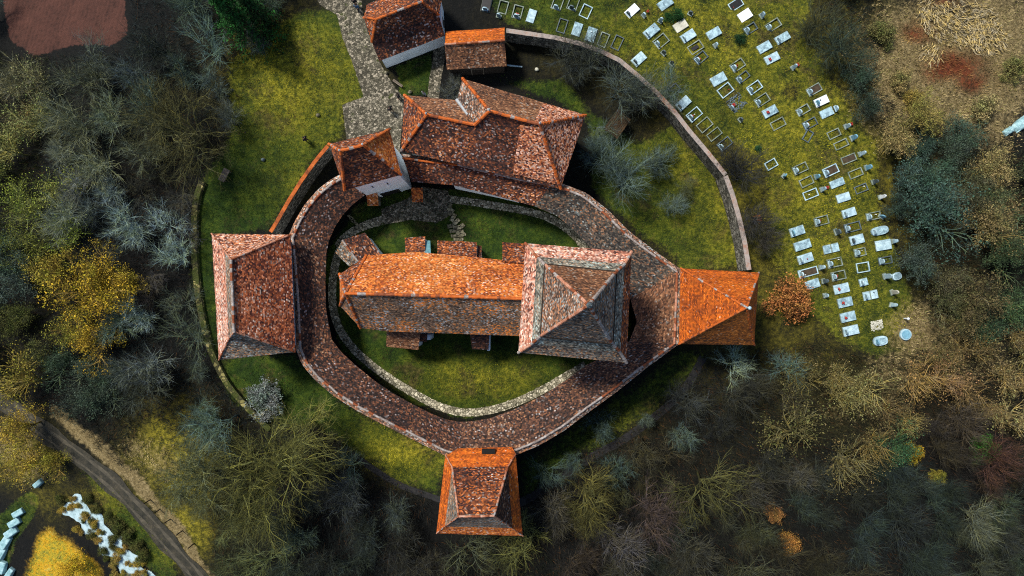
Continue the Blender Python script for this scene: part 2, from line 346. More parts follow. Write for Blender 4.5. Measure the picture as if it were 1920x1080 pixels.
def sagz(x, y): return .07 * noise.noise(Vector((x * .35, y * .35, 1.7))) + .03 * noise.noise(Vector((x * 1.6, y * 1.6, 4)))
def newell(pts):
    n = Vector((0, 0, 0))
    for i in range(len(pts)):
        a, b = pts[i - 1], pts[i]
        n += Vector(((a.y - b.y) * (a.z + b.z), (a.z - b.z) * (a.x + b.x), (a.x - b.x) * (a.y + b.y)))
    if n.z < 0: n = -n
    return n.normalized()
def roof(name, faces, mats, parent, thick=.16, step=.9, sag=1.0):
    """roof slopes cut into a fine sheet that sags a little; UVs in metres along and up each slope"""
    bm = bmesh.new(); lay = bm.faces.layers.int.new('fid'); basis = []
    for fi, (pts, mi) in enumerate(faces):
        n = newell(pts); u = Vector((0, 0, 1)).cross(n)
        u = u.normalized() if u.length > 1e-4 else Vector((1, 0, 0)); v = n.cross(u)
        basis.append((u, v, pts[0]))
        vs = [bm.verts.new(p) for p in pts]
        f = bm.faces.new(vs); f[lay] = fi; f.material_index = mi
        f.normal_update()
        if f.normal.z < 0: f.normal_flip()
        if len(pts) > 3: bmesh.ops.triangulate(bm, faces=[f])
        for ax in (u, v):
            fs = [g for g in bm.faces if g[lay] == fi]
            vals = [ax.dot(q.co) for g in fs for q in g.verts]; a, b = min(vals), max(vals)
            k = int((b - a) / step)
            for i in range(1, k + 1):
                fs = [g for g in bm.faces if g[lay] == fi]
                geom = list({q for g in fs for q in g.verts}) + list({e for g in fs for e in g.edges}) + fs
                d = a + (b - a) * i / (k + 1)
                bmesh.ops.bisect_plane(bm, geom=geom, dist=1e-4, plane_co=ax * d, plane_no=ax)
    uvl = bm.loops.layers.uv.new('UVMap')
    for f in bm.faces:
        u, v, o0 = basis[f[lay]]
        for lp in f.loops: lp[uvl].uv = (u.dot(lp.vert.co - o0) + f[lay] * 37.3 + 500, v.dot(lp.vert.co - o0) + f[lay] * 11.7 + 500)
    for q in bm.verts:
        x, y = q.co.x, q.co.y
        q.co.z += sag * sagz(x, y)
        q.co.x += .025 * noise.noise(Vector((x * 2.1, y * 2.1, 9))); q.co.y += .025 * noise.noise(Vector((x * 2.1, y * 2.1, 19)))
    bmesh.ops.remove_doubles(bm, verts=bm.verts, dist=.01)
    me = bpy.data.meshes.new(name); bm.to_mesh(me); bm.free()
    o = link(name, me, mats, parent)
    s = o.modifiers.new('thickness', 'SOLIDIFY'); s.thickness = thick; s.offset = -1
    return o
def ridge(lines, mat, parent, r=.13, name='ridge_tiles', step=.38):
    """overlapping half-round ridge tiles laid one by one along hips and ridges"""
    for ln in lines:
        mb = MB()
        for a, b in zip(ln, ln[1:]):
            a = Vector(a); b = Vector(b); L = (b - a).length; k = max(1, int(L / step))
            for i in range(k):
                p, q = a.lerp(b, i / k), a.lerp(b, (i + 1.12) / k)
                for t in (p, q): t.z += sagz(t.x, t.y) + .02
                j = random.uniform(-.035, .035); p.x += j; q.y += j
                mb.tube(p, q, r * random.uniform(.85, 1.1), r * random.uniform(.68, .88), 7)
        o = mb.build(name, [mat, 'ridge_dull', 'ridge_pale'], parent); q = 0
        for k_, f in enumerate(o.data.polygons):
            if k_ % 9 == 0: q = random.choices((0, 1, 2), (.6, .28, .12))[0]
            f.material_index = q
def curve3(a, b, sagm, n=6):
    """a hip line that flares outward towards the eave"""
    a = Vector(a); b = Vector(b); o = []
    for i in range(n + 1):
        t = i / n; p = a.lerp(b, t); p.z -= sagm * math.sin(math.pi * t); o.append(p)
    return o
def inset_poly(pts, d):
    n = len(pts); area = sum(pts[i - 1][0] * pts[i][1] - pts[i][0] * pts[i - 1][1] for i in range(n))
    s = 1 if area > 0 else -1; out = []
    for i in range(n):
        p0, p1, p2 = Vector(pts[i - 1][:2]), Vector(pts[i][:2]), Vector(pts[(i + 1) % n][:2])
        e1 = (p1 - p0).normalized(); e2 = (p2 - p1).normalized()
        n1 = Vector((-e1.y, e1.x)) * s; n2 = Vector((-e2.y, e2.x)) * s
        m = (n1 + n2); m = m / max(.3, m.length_squared) * 2 if m.length > 1e-3 else n1
        out.append((p1.x + m.x * d, p1.y + m.y * d))
    return out
def wall_panel(mb, a, b, t, w, z0, z1, proud, side=1):
    """a small box set on the wall that runs a->b, t along it"""
    a = Vector(a[:2]); b = Vector(b[:2]); d = (b - a).normalized(); nn = Vector((d.y, -d.x)) * side
    c = a.lerp(b, t) + nn * (proud / 2 - .05)
    return mb.box((c.x, c.y, (z0 + z1) / 2), (w, proud + .1, z1 - z0), math.atan2(d.y, d.x))
def windows(parent, poly, specs, mat='dark', name='window'):
    """specs: (edge index, t, width, z0, z1); each a dark opening in a plaster frame"""
    n = len(poly); area = sum(poly[i - 1][0] * poly[i][1] - poly[i][0] * poly[i - 1][1] for i in range(n))
    side = 1 if area > 0 else -1
    for e, t, ww, z0, z1 in specs:
        a, b = poly[e], poly[(e + 1) % n]
        o = wall_panel(MB(), a, b, t, ww, z0, z1, .03, side).build(name, mat, parent)
        f = MB()
        wall_panel(f, a, b, t, ww + .24, z1 + .002, z1 + .12, .07, side); wall_panel(f, a, b, t, ww + .3, z0 - .12, z0 - .002, .1, side)
        dt = (ww / 2 + .06) / math.dist(a, b)
        for sg in (-1, 1): wall_panel(f, a, b, t + sg * dt, .118, z0 - .002, z1 + .002, .068, side)
        f.build('frame', 'plaster' if name == 'opening' else 'wood', o)

# ------------------------------------------------------------------ ground
LAWN_W = [(655, 20), (670, 110), (690, 190), (640, 200), (640, 255), (612, 275), (560, 330), (505, 430), (395, 440), (410, 675), (470, 665), (545, 660), (640, 760), (835, 855), (820, 925), (740, 895), (660, 850), (600, 800), (500, 790), (440, 745), (385, 640), (362, 540), (362, 400), (385, 330), (440, 250), (430, 130), (480, 60), (560, 20)]
LAWN_C = [(610, 480), (660, 400), (720, 360), (880, 350), (1050, 400), (1180, 530), (1180, 640), (1060, 720), (880, 790), (760, 750), (640, 660)]
LAWN_NE = [(925, 146), (1060, 152), (1120, 215), (1190, 262), (1275, 230), (1355, 325), (1400, 500), (1285, 510), (1220, 460), (1110, 355), (1105, 225), (1000, 180)]
LAWN_S = [(1275, 650), (1330, 660), (1310, 700), (1220, 790), (1150, 830), (1050, 880), (1000, 935), (975, 930), (970, 860), (1100, 780)]
CEM = [(880, -80), (1520, -80), (1510, 60), (1560, 160), (1640, 270), (1655, 420), (1700, 540), (1730, 640), (1650, 670), (1580, 640), (1500, 570), (1440, 470), (1440, 300), (1300, 230), (1180, 120), (1080, 75), (940, 40)]
LAWN_T = [(735, 120), (812, 100), (808, 178), (760, 176)]
MEAD_L = [(300, 800), (330, 830), (380, 960), (420, 1060), (380, 1090), (200, 900), (160, 830)]
FARR = [(1540, -80), (2000, -80), (2000, 300), (1830, 330), (1760, 250), (1640, 230), (1570, 150)]
BLEFT = [(-80, 800), (60, 800), (160, 900), (330, 1100), (-80, 1150)]
lawns = [(LAWN_W, 30), (LAWN_C, 8), (LAWN_NE, 16), (LAWN_S, 22), (CEM, 26), (LAWN_T, 6), ([(-20, 975), (55, 925), (80, 935), (45, 990), (20, 1050), (-20, 1080)], 10), ([(150, 880), (230, 930), (300, 1010), (340, 1090), (300, 1090), (200, 960)], 18)]
# dryness (yellow) blobs: u, v, ru, rv, weight
PFIELD = [(14, -70), (236, -70), (234, 70), (215, 82), (150, 78), (110, 98), (30, 86), (12, 60)]
YFIELD = [(88, 985), (128, 1006), (142, 1030), (176, 1046), (196, 1090), (190, 1160), (10, 1160), (36, 1098), (64, 1038)]
VERGE = [(100, 772), (170, 828), (235, 884), (298, 950), (352, 1020), (392, 1090)]
dry = [(550, 150, 120, 110, 1.0), (600, 140, 80, 100, .8), (540, 60, 70, 60, .4), (600, 250, 60, 40, .45), (540, 330, 60, 60, .3), (760, 850, 80, 45, 1), (700, 810, 60, 30, .45), (900, 710, 120, 40, .75), (980, 700, 60, 25, .5), (820, 690, 60, 30, .35),
       (1290, 300, 70, 90, .5), (1330, 260, 40, 40, .5), (1500, 330, 230, 330, .85), (1350, 60, 240, 110, .85), (1600, 560, 100, 120, .55), (1690, 610, 60, 50, .8), (330, 860, 90, 90, 1.2), (350, 1000, 60, 60, .9), (1150, 790, 90, 40, .25), (40, 850, 70, 50, .8), (190, 930, 60, 40, .5), (100, 940, 50, 40, .4)]
tan = [(1740, 100, 150, 110, 1.0), (1860, 60, 120, 100, .9), (1650, 190, 60, 70, .7), (1860, 240, 60, 60, .7), (1730, 620, 90, 70, .8), (1790, 660, 110, 60, .7), (1690, 700, 90, 60, .6), (1500, 700, 90, 60, .35), (1600, 760, 110, 60, .4),
       (300, 870, 70, 50, .5), (260, 840, 60, 40, .5), (1850, 540, 70, 70, .3), (20, 830, 60, 60, .6), (60, 870, 60, 50, .6), (1700, 180, 110, 80, .9), (1880, 150, 70, 110, .9), (1800, 210, 90, 60, .8), (1640, 120, 60, 80, .55), (1900, 420, 60, 80, .6), (1660, 800, 80, 50, .4)]
rust = [(1790, 125, 62, 36, 1.0), (1720, 62, 38, 30, .8), (1820, 150, 50, 28, .8), (1770, 5, 60, 15, .6), (1230, 765, 80, 60, .3), (1180, 830, 90, 60, .3), (1240, 800, 20, 20, .1)]
def blob(u, v, lst):
    s = 0
    for a, b, ru, rv, wt in lst:
        e = ((u - a) / ru) ** 2 + ((v - b) / rv) ** 2
        if e < 4: s = max(s, wt * math.exp(-e * 1.1))
    return min(1, s)
def lawn_w(u, v):
    g = 0
    for poly, soft in lawns:
        d = polyd(u, v, poly); g = max(g, (1 - smooth(-soft, soft, d)) * (.56 if poly is LAWN_S else .74 if poly is LAWN_NE else 1))
    return g * (1 - .8 * math.exp(-(((u - 1480) / 24) ** 2 + ((v - 168) / 26) ** 2)))
xs = [-2500, -900, -350, -170, -110] + list(np.arange(-84, 84.1, .6)) + [110, 170, 350, 900, 2500]
ys = [-2500, -900, -350, -150, -80] + list(np.arange(-54, 54.1, .6)) + [80, 150, 350, 900, 2500]
vs, cols = [], []
for y in ys:
    for x in xs:
        z = terrain(x, y); vs.append((x, y, z))
        if abs(x) < 85 and abs(y) < 55:
            u, v = topx(Vector((x, y, z)))
            j = 14 * noise.noise(Vector((x * .3, y * .3, 0))); k = 14 * noise.noise(Vector((x * .3, y * .3, 7)))
            cols.append((lawn_w(u + j, v + k), blob(u + j, v + k, dry), max(blob(u + j * 1.5, v + k * 1.5, tan), .9 * (1 - smooth(6, 17, lined(u + j * .6, v + k * .6, VERGE)))), blob(u + j * 1.6, v + k * 1.6, rust), 1 - smooth(-24, 18, polyd(u + 1.5 * j, v + 1.5 * k, YFIELD)), 1 - smooth(-9, 9, polyd(u + j, v + k, PFIELD))))
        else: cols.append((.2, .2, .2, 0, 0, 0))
nx = len(xs)
fs = [(j * nx + i, j * nx + i + 1, (j + 1) * nx + i + 1, (j + 1) * nx + i) for j in range(len(ys) - 1) for i in range(nx - 1)]
me = mesh(vs, fs, 'ground')
for nm, sel in (('zone', (0, 1, 2)), ('zone2', (3, 4, 5))):
    a = me.attributes.new(nm, 'FLOAT_COLOR', 'POINT')
    arr = np.ones((len(vs), 4), dtype=np.float32); cc = np.array(cols, dtype=np.float32)
    arr[:, :3] = cc[:, list(sel)]; a.data.foreach_set('color', arr.ravel())
for p_ in me.polygons: p_.use_smooth = True
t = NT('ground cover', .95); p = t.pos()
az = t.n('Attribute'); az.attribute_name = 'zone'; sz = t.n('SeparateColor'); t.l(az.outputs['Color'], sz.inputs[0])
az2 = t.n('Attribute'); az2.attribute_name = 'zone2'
nA = t.noise(p, .35, 6, .7); nB = t.noise(p, 2.2, 5, .7); nC = t.noise(p, 8, 3, .7)
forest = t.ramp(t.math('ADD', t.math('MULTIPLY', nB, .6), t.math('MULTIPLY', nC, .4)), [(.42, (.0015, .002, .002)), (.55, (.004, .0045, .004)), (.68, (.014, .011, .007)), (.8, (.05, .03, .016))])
gr = t.ramp(t.math('ADD', t.math('MULTIPLY', nA, .45), t.math('ADD', t.math('MULTIPLY', nB, .3), t.math('MULTIPLY', nC, .25))), [(.38, (.004, .013, .002)), (.48, (.018, .042, .003)), (.57, (.055, .085, .006)), (.68, (.15, .15, .012))])
yl = t.ramp(nB, [(.34, (.055, .062, .006)), (.48, (.21, .185, .010)), (.64, (.44, .37, .03))])
dr = t.math('MULTIPLY', sz.outputs[1], t.sstep(t.math('ADD', t.math('MULTIPLY', nA, .5), t.math('MULTIPLY', nC, .5)), .34, .64))
g2 = t.mix(dr, gr, yl)
nP = t.noise(p, .23, 5, .7, .4)
g2 = t.mix(t.math('MULTIPLY', t.sstep(nP, .52, .66), .75), g2, t.ramp(nB, [(.35, (.012, .010, .004)), (.5, (.05, .038, .012)), (.65, (.11, .085, .028))]))
g2 = t.mix(t.math('MULTIPLY', t.sstep(nP, .48, .36), .7), g2, t.mix(1, g2, (.38, .5, .4), 'MULTIPLY'))
tn = t.ramp(t.math('ADD', t.math('MULTIPLY', nB, .55), t.math('MULTIPLY', nC, .45)), [(.32, (.045, .034, .014)), (.48, (.16, .12, .05)), (.6, (.30, .235, .115)), (.75, (.45, .38, .23))])
rs = t.ramp(nB, [(.3, (.035, .010, .004)), (.55, (.13, .032, .010)), (.75, (.24, .08, .03))])
def thr(wt, lo, hi): return t.sstep(t.math('ADD', wt, t.math('MULTIPLY', t.math('SUBTRACT', nB, .5), .9)), lo, hi)
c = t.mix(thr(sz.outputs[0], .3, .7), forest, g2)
c = t.mix(t.math('MULTIPLY', dr, t.math('SUBTRACT', 1, sz.outputs[0])), c, yl)
c = t.mix(thr(sz.outputs[2], .25, .75), c, tn)
sz1 = t.n('SeparateColor'); t.l(az2.outputs['Color'], sz1.inputs[0])
c = t.mix(thr(sz1.outputs[0], .25, .85), c, rs)
sz2 = t.n('SeparateColor'); t.l(az2.outputs['Color'], sz2.inputs[0])
wv = t.n('TexWave'); wm = t.n('Mapping'); t.l(p, wm.inputs[0]); wm.inputs['Rotation'].default_value = (0, 0, .1); t.l(wm.outputs[0], wv.inputs['Vector']); wv.inputs['Scale'].default_value = .55; wv.inputs['Distortion'].default_value = 3; wv.inputs['Detail'].default_value = 3
sf = t.math('ADD', t.math('MULTIPLY', wv.outputs[1], .05), t.math('ADD', t.math('MULTIPLY', nA, .55), t.math('MULTIPLY', nB, .4)))
c = t.mix(thr(sz2.outputs[2], .35, .6), c, t.ramp(sf, [(.32, (.020, .010, .008)), (.46, (.062, .026, .019)), (.6, (.088, .036, .026)), (.75, (.14, .062, .045))]))
c = t.mix(thr(sz2.outputs[1], .15, .85), c, t.ramp(t.math('ADD', t.math('MULTIPLY', nA, .5), t.math('MULTIPLY', nB, .5)), [(.36, (.12, .14, .025)), (.46, (.40, .32, .025)), (.54, (.60, .33, .01)), (.62, (.50, .42, .08)), (.7, (.26, .28, .07))]))
t.color(c); t.bump(t.math('ADD', nB, t.math('MULTIPLY', nC, .5)), 1, .3)
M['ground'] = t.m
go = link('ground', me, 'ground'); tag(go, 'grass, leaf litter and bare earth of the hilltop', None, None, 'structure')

def sheet(name, left, right, mat, dz, n=60, kind='structure', label=None, cross=5):
    """a strip between two pixel lines, draped on the ground"""
    L, Q = resample(left, n), resample(right, n); vv = []; ff = []
    for i in range(n):
        for j in range(cross + 1):
            f = j / cross; u = L[i][0] + (Q[i][0] - L[i][0]) * f; v = L[i][1] + (Q[i][1] - L[i][1]) * f
            if j in (0, cross): u += 1.6 * noise.noise(Vector((i * .9, j, 2))); v += 1.6 * noise.noise(Vector((i * .9, j, 5)))
            p = G(u, v); vv.append((p.x, p.y, p.z + dz))
    for i in range(n - 1):
        for j in range(cross):
            a = i * (cross + 1) + j; ff.append((a, a + 1, a + cross + 2, a + cross + 1))
    me = mesh(vv, ff, name); bm = bmesh.new(); bm.from_mesh(me); bmesh.ops.recalc_face_normals(bm, faces=bm.faces)
    if sum(f.normal.z for f in bm.faces) < 0: bmesh.ops.reverse_faces(bm, faces=bm.faces)
    bm.to_mesh(me); bm.free()
    o = link(name, me, mat)
    return tag(o, label, None, None, kind)
def strip(name, line, wpx, mat, dz, n=60, **kw):
    ln = resample(chaikin(line), n); a, b = [], []
    for i, q in enumerate(ln):
        p0, p1 = ln[max(0, i - 1)], ln[min(n - 1, i + 1)]; d = math.dist(p0, p1) or 1
        nx_, ny_ = -(p1[1] - p0[1]) / d, (p1[0] - p0[0]) / d
        ww = wpx if not callable(wpx) else wpx(i / (n - 1))
        a.append((q[0] + nx_ * ww / 2, q[1] + ny_ * ww / 2)); b.append((q[0] - nx_ * ww / 2, q[1] - ny_ * ww / 2))
    return sheet(name, a, b, mat, dz, n, **kw)
sheet('path', [(575, -40), (600, 10), (632, 28), (642, 70), (660, 115), (682, 182), (642, 196), (650, 262), (660, 300)], [(672, -40), (680, 20), (690, 60), (712, 116), (724, 138), (742, 166), (760, 186), (752, 255), (748, 300)], 'cobble', .035, 90, cross=14, label='cobbled lane up to the gate tower')
strip('path', [(822, 70), (824, 110), (815, 150), (812, 190)], 22, 'cobble', .03, 40, label='narrow cobbled path beside the small lawn')
strip('path', [(645, 452), (632, 480), (624, 520), (622, 570), (634, 615), (662, 655), (700, 688), (740, 716), (780, 740), (822, 763), (870, 775), (920, 770), (970, 754), (1020, 730), (1060, 706), (1098, 684)], 15, 'cobblepale', .04, 150, label='pale cobbled strip curving along the ring wall below the church')
strip('path', [(632, 462), (650, 440), (685, 422), (720, 412), (760, 402), (800, 388)], lambda f: 13 + 8 * f, 'cobblepale', .045, 70, label='pale cobbled strip at the upper left of the courtyard')
strip('path', [(830, 372), (880, 378), (930, 386), (980, 394), (1020, 404), (1055, 422), (1082, 446), (1100, 470)], 14, 'cobblepale', .045, 80, label='pale cobbled strip along the upper right ring wall')
sheet('path', [(715, 392), (765, 372), (790, 350), (840, 358)], [(718, 422), (770, 412), (820, 418), (850, 400)], 'cobble', .05, 40, cross=8, label='cobbled yard inside the gate')
strip('path', [(660, 850), (700, 880), (745, 908), (790, 925), (835, 940)], 11, 'earth', .03, 40, label='dark trodden path round the lower left lawn')  # ditch and terrace line, its shade held in the strip's colour
strip('path', [(970, 945), (1010, 925), (1060, 890), (1120, 850), (1165, 828), (1215, 792), (1260, 755), (1295, 715), (1318, 670)], 15, 'earth', .03, 70, label='dark trodden path round the lower right slope')  # same ditch line further round, terrace shadow painted as dark soil
strip('road', [(-60, 720), (20, 760), (70, 800), (140, 850), (205, 900), (265, 960), (325, 1030), (375, 1085), (420, 1150)], lambda f: 33 + 4 * math.sin(f * 29) + 3 * math.sin(f * 53), 'asphalt', .05, 80, label='narrow dark dirt road')
RD = [(20, 760), (70, 800), (140, 850), (205, 900), (265, 960), (325, 1030), (375, 1085), (420, 1150)]
for k_ in (-8, 7): strip('tyre_track', [(u + k_ * .75, v - k_ * .7) for u, v in RD], lambda f: 5 + 2 * math.sin(f * 37 + k_), 'rut', .056, 70, cross=1, label='pale worn tyre track on the dirt road')
strip('lane', [(128, 940), (160, 968), (190, 1000), (215, 1030), (250, 1065), (300, 1120)], lambda f: 38 + 9 * math.sin(f * 31) + 5 * math.sin(f * 57), 'paleroad', .05, 50, label='pale concrete lane half covered by shrubs')

# ------------------------------------------------------------------ ring wall segments
def poly3(pts, z): return [P(u, v, z) for u, v in pts]
def ring(label, outer, inner, mi, zr=7.4, zi=5.5, n=26, ridge_mat='ridge_pale', whitewall=None, post_every=3, group='covered ring wall around the courtyard'):
    O, I = resample(outer, n), resample(inner, n)
    c0 = G(*O[n // 2]); t = thing('ring_wall', label, 'castle wall', (c0.x, c0.y, 0), 0, group)
    out, rid, inn = [], [], []
    for (a, b), (c_, d) in zip(O, I):
        L = math.hypot(c_ - a, d - b) or 1; f = 9 / L
        out.append(P(a, b, zr - .45)); rid.append(P(a + (c_ - a) * f, b + (d - b) * f, zr)); inn.append(P(c_, d, zi))
    faces = []
    for i in range(n - 1):
        pass
    # continuous tiling along the segment
    bm = bmesh.new(); uvl = bm.loops.layers.uv.new('UVMap'); s = 500
    for i in range(n - 1):
        w0 = (inn[i] - rid[i]).length; w1 = (inn[i + 1] - rid[i + 1]).length
        l = ((rid[i + 1] - rid[i]).length + (inn[i + 1] - inn[i]).length) / 2; k = 6
        for j in range(k):
            q = [rid[i].lerp(inn[i], j / k), rid[i].lerp(inn[i], (j + 1) / k), rid[i + 1].lerp(inn[i + 1], (j + 1) / k), rid[i + 1].lerp(inn[i + 1], j / k)]
            uv = [(s, 600 - w0 * j / k), (s, 600 - w0 * (j + 1) / k), (s + l, 600 - w1 * (j + 1) / k), (s + l, 600 - w1 * j / k)]
            f = bm.faces.new([bm.verts.new(x) for x in q]); f.material_index = mi if not callable(mi) else mi(i)
            for lp, z in zip(f.loops, uv): lp[uvl].uv = z
        q = [out[i], rid[i], rid[i + 1], out[i + 1]]; f = bm.faces.new([bm.verts.new(x) for x in q]); f.material_index = 2
        for lp, z in zip(f.loops, [(s, 700), (s, 700.7), (s + l, 700.7), (s + l, 700)]): lp[uvl].uv = z
        s += l
    for f in bm.faces:
        f.normal_update()
        if f.normal.z < 0: f.normal_flip()
    for q in bm.verts: q.co.z += 1.3 * sagz(q.co.x, q.co.y)
    bmesh.ops.remove_doubles(bm, verts=bm.verts, dist=.005)
    me = bpy.data.meshes.new('roof'); bm.to_mesh(me); bm.free()
    ro = link('roof', me, ['t_plum', 't_dark', 't_mottle', 't_ringpale', 't_brown', 't_slate'], t)
    md = ro.modifiers.new('thickness', 'SOLIDIFY'); md.thickness = .15; md.offset = -1
    rt = ridge([rid], ridge_mat, ro, .13)
    # the masonry wall below the ridge, and posts under the inner eave
    mb = MB()
    def off(a, dpx): return a
    for i in range(n - 1):
        ds = []
        for k in (i, i + 1):
            d = Vector((inn[k].x - rid[k].x, inn[k].y - rid[k].y)); d.normalize(); ds.append(d)
        a0 = Vector(rid[i][:2]) - ds[0] * .25; a1 = Vector(rid[i + 1][:2]) - ds[1] * .25
        b0 = Vector(rid[i][:2]) + ds[0] * .7; b1 = Vector(rid[i + 1][:2]) + ds[1] * .7
        zb = -1.5
        mb.add([(*a0, zb), (*a1, zb), (*b1, zb), (*b0, zb), (*a0, zr - .5), (*a1, zr - .5), (*b1, zr - .75), (*b0, zr - .75)],
               [(0, 1, 5, 4), (2, 3, 7, 6), (4, 5, 6, 7)] + ([(3, 0, 4, 7)] if i == 0 else []) + ([(1, 2, 6, 5)] if i == n - 2 else []))
    me = mesh(mb.v, mb.f); bm = bmesh.new(); bm.from_mesh(me); bmesh.ops.remove_doubles(bm, verts=bm.verts, dist=.004); bmesh.ops.recalc_face_normals(bm, faces=bm.faces); bm.to_mesh(me); bm.free()
    link('wall', me, 'stonewall', t)
    for i in range(1, n - 1, post_every):
        d = Vector((rid[i].x - inn[i].x, rid[i].y - inn[i].y)); d.normalize()
        x, y = inn[i].x + d.x * 1.5, inn[i].y + d.y * 1.5
        MB().tube((x, y, -.3), (x, y, zi + .35), .1, .1, 6).build('post', 'darkwood', t)
    bmn = MB()
    for i in range(n - 1):
        d = Vector((rid[i].x - inn[i].x, rid[i].y - inn[i].y)); d.normalize(); d1 = Vector((rid[i + 1].x - inn[i + 1].x, rid[i + 1].y - inn[i + 1].y)); d1.normalize()
        bmn.tube((inn[i].x + d.x * .35, inn[i].y + d.y * .35, zi - .2), (inn[i + 1].x + d1.x * .35, inn[i + 1].y + d1.y * .35, zi - .2), .1, .1, 4)
    bmn.build('eave_beam', 'darkwood', t)
    if whitewall:
        i0, i1, z1 = whitewall; mb = MB()
        for i in range(i0, i1):
            d = Vector((rid[i].x - inn[i].x, rid[i].y - inn[i].y)).normalized(); d1 = Vector((rid[i + 1].x - inn[i + 1].x, rid[i + 1].y - inn[i + 1].y)).normalized()
            pl = [(inn[i].x + d.x * .15, inn[i].y + d.y * .15), (inn[i + 1].x + d1.x * .15, inn[i + 1].y + d1.y * .15), (inn[i + 1].x + d1.x * .5, inn[i + 1].y + d1.y * .5), (inn[i].x + d.x * .5, inn[i].y + d.y * .5)]
            f = (i - i0) / max(1, i1 - i0); z0 = z1 + f * 2.2
            mb.prism(pl, z0, zi - .12)
        mb.build('plaster_wall', 'plaster', t)
    return t
ring('curved stretch of covered ring wall with plum brown tiles between gate tower and left tower', [(640, 326), (620, 337), (596, 355), (572, 382), (554, 412), (541, 442)], [(684, 366), (664, 381), (645, 400), (628, 425), (617, 450), (612, 475)], 0, n=18)
ring('straight stretch of covered ring wall right behind the big left tower', [(541, 442), (546, 500), (550, 560), (555, 655)], [(612, 475), (610, 530), (611, 580), (622, 637)], 0, n=16)
ring('long curved stretch of covered ring wall between left tower and bottom tower', [(555, 655), (566, 683), (590, 712), (625, 742), (665, 768), (710, 792), (770, 822), (832, 853), (862, 862)], [(622, 637), (640, 660), (668, 686), (700, 712), (735, 736), (770, 756), (810, 776), (838, 787), (862, 791)], 0, n=34, post_every=3)
ring('stretch of covered ring wall from bottom tower up to right tower under the church tower', [(862, 862), (925, 862), (968, 853), (1010, 836), (1060, 806), (1110, 768), (1160, 732), (1215, 688), (1273, 645)], [(862, 791), (885, 790), (920, 784), (970, 765), (1020, 740), (1062, 712), (1100, 684), (1140, 664), (1180, 640)], 3, n=40, post_every=3)
ring('short stretch of covered ring wall between church tower and orange right tower', [(1273, 645), (1275, 600), (1276, 550), (1277, 505)], [(1180, 640), (1188, 620), (1194, 604), (1182, 560)], 4, n=12, ridge_mat='ridge_pink')
ring('stretch of covered ring wall with grey tiles from large house down to right tower', [(860, 300), (960, 325), (1052, 343), (1100, 362), (1140, 394), (1180, 434), (1220, 464), (1255, 490), (1277, 505)], [(848, 347), (925, 366), (1000, 386), (1045, 405), (1075, 430), (1105, 462), (1140, 500), (1168, 535), (1182, 560)], lambda i: 1 if i < 15 else 5, n=40, whitewall=(0, 12, 1.8), post_every=3)
ring('short dark lean-to roof between gate tower and large house', [(752, 288), (800, 294), (858, 300)], [(772, 341), (810, 344), (850, 347)], 1, zr=7.3, zi=5.6, n=8, ridge_mat='ridge_or')

# ------------------------------------------------------------------ towers
def tower(name, label, eave, zb, ze, inset, loc_px, cat='tower', wall='plaster', zg=0):
    e3 = poly3(eave, ze); c = sum(e3, Vector()) / len(e3)
    t = thing(name, label, cat, (c.x, c.y, zg))
    base = inset_poly([(p.x, p.y) for p in e3], inset)
    MB().prism(base, zb, ze + .25).build('wall', wall, t)
    # rafter ends under the eave
    mb = MB(); o2 = inset_poly([(p.x, p.y) for p in e3], inset - .12)
    for i in range(len(o2)):
        a, b = o2[i], o2[(i + 1) % len(o2)]; mb.tube((*a, ze - .1), (*b, ze - .1), .06, .06, 4)
    mb.build('eave_beam', 'darkwood', t)
    return t, e3, base

# gate tower
eave = [(617, 270), (730, 242), (753, 328), (646, 357)]; ze = 11.6
t, e, base = tower('gate_tower', 'white gate tower with patchwork red hipped roof above the cobbled lane', eave, -.5, ze, .55, None)
r1, r2 = P(638, 283, 15.8), P(681, 272, 15.8)
ro = roof('roof', [([e[0], r1, e[3]], 0), ([e[0], e[1], r2, r1], 0), ([e[1], e[2], r2], 1), ([e[3], r1, r2, e[2]], 2)], ['t_redbrown', 't_orange', 't_dark'], t)
ridge([[r1, r2], [e[0], r1], [e[3], r1], [e[1], r2], [e[2], r2]], 'ridge_or', ro, .16)
windows(t, base, [(2, .35, .16, 6.2, 7.3), (2, .68, .16, 6.6, 7.7), (2, .5, 2.2, -.3, 2.4)], name='opening')
for p in (r1, r2): MB().ball(p + Vector((0, 0, .4)), .12, 6, 4).tube(p, p + Vector((0, 0, .5)), .04).build('finial', 'metal', ro)
for (u, v) in ((699, 373), (783, 366)):
    p = P(u, v, 2.6); g = MB(); g.box((p.x, p.y, 1.2), (.8, .9, 2.6)); b = g.build('buttress', 'stonewall', t)
    q = [(p.x - .6, p.y - .75), (p.x + .6, p.y - .75), (p.x + .6, p.y + .7), (p.x - .6, p.y + .7)]
    roof('cap_roof', [([Vector((*q[0], 2.45)), Vector((*q[1], 2.45)), Vector((*q[2], 3.3)), Vector((*q[3], 3.3))], 0)], ['t_orange'], b, .1)

# left tower
eave = [(397, 438), (545, 440), (554, 660), (410, 675)]; ze = 9.2
t, e, base = tower('corner_tower', 'large left tower with pale pink hipped roof and long ridge', eave, -2.5, ze, .6, None, 'tower', 'plaster')
r1, r2 = P(433, 487, 14.4), P(439, 622, 14.4)
def lerp(a, b, f): return a.lerp(b, f)
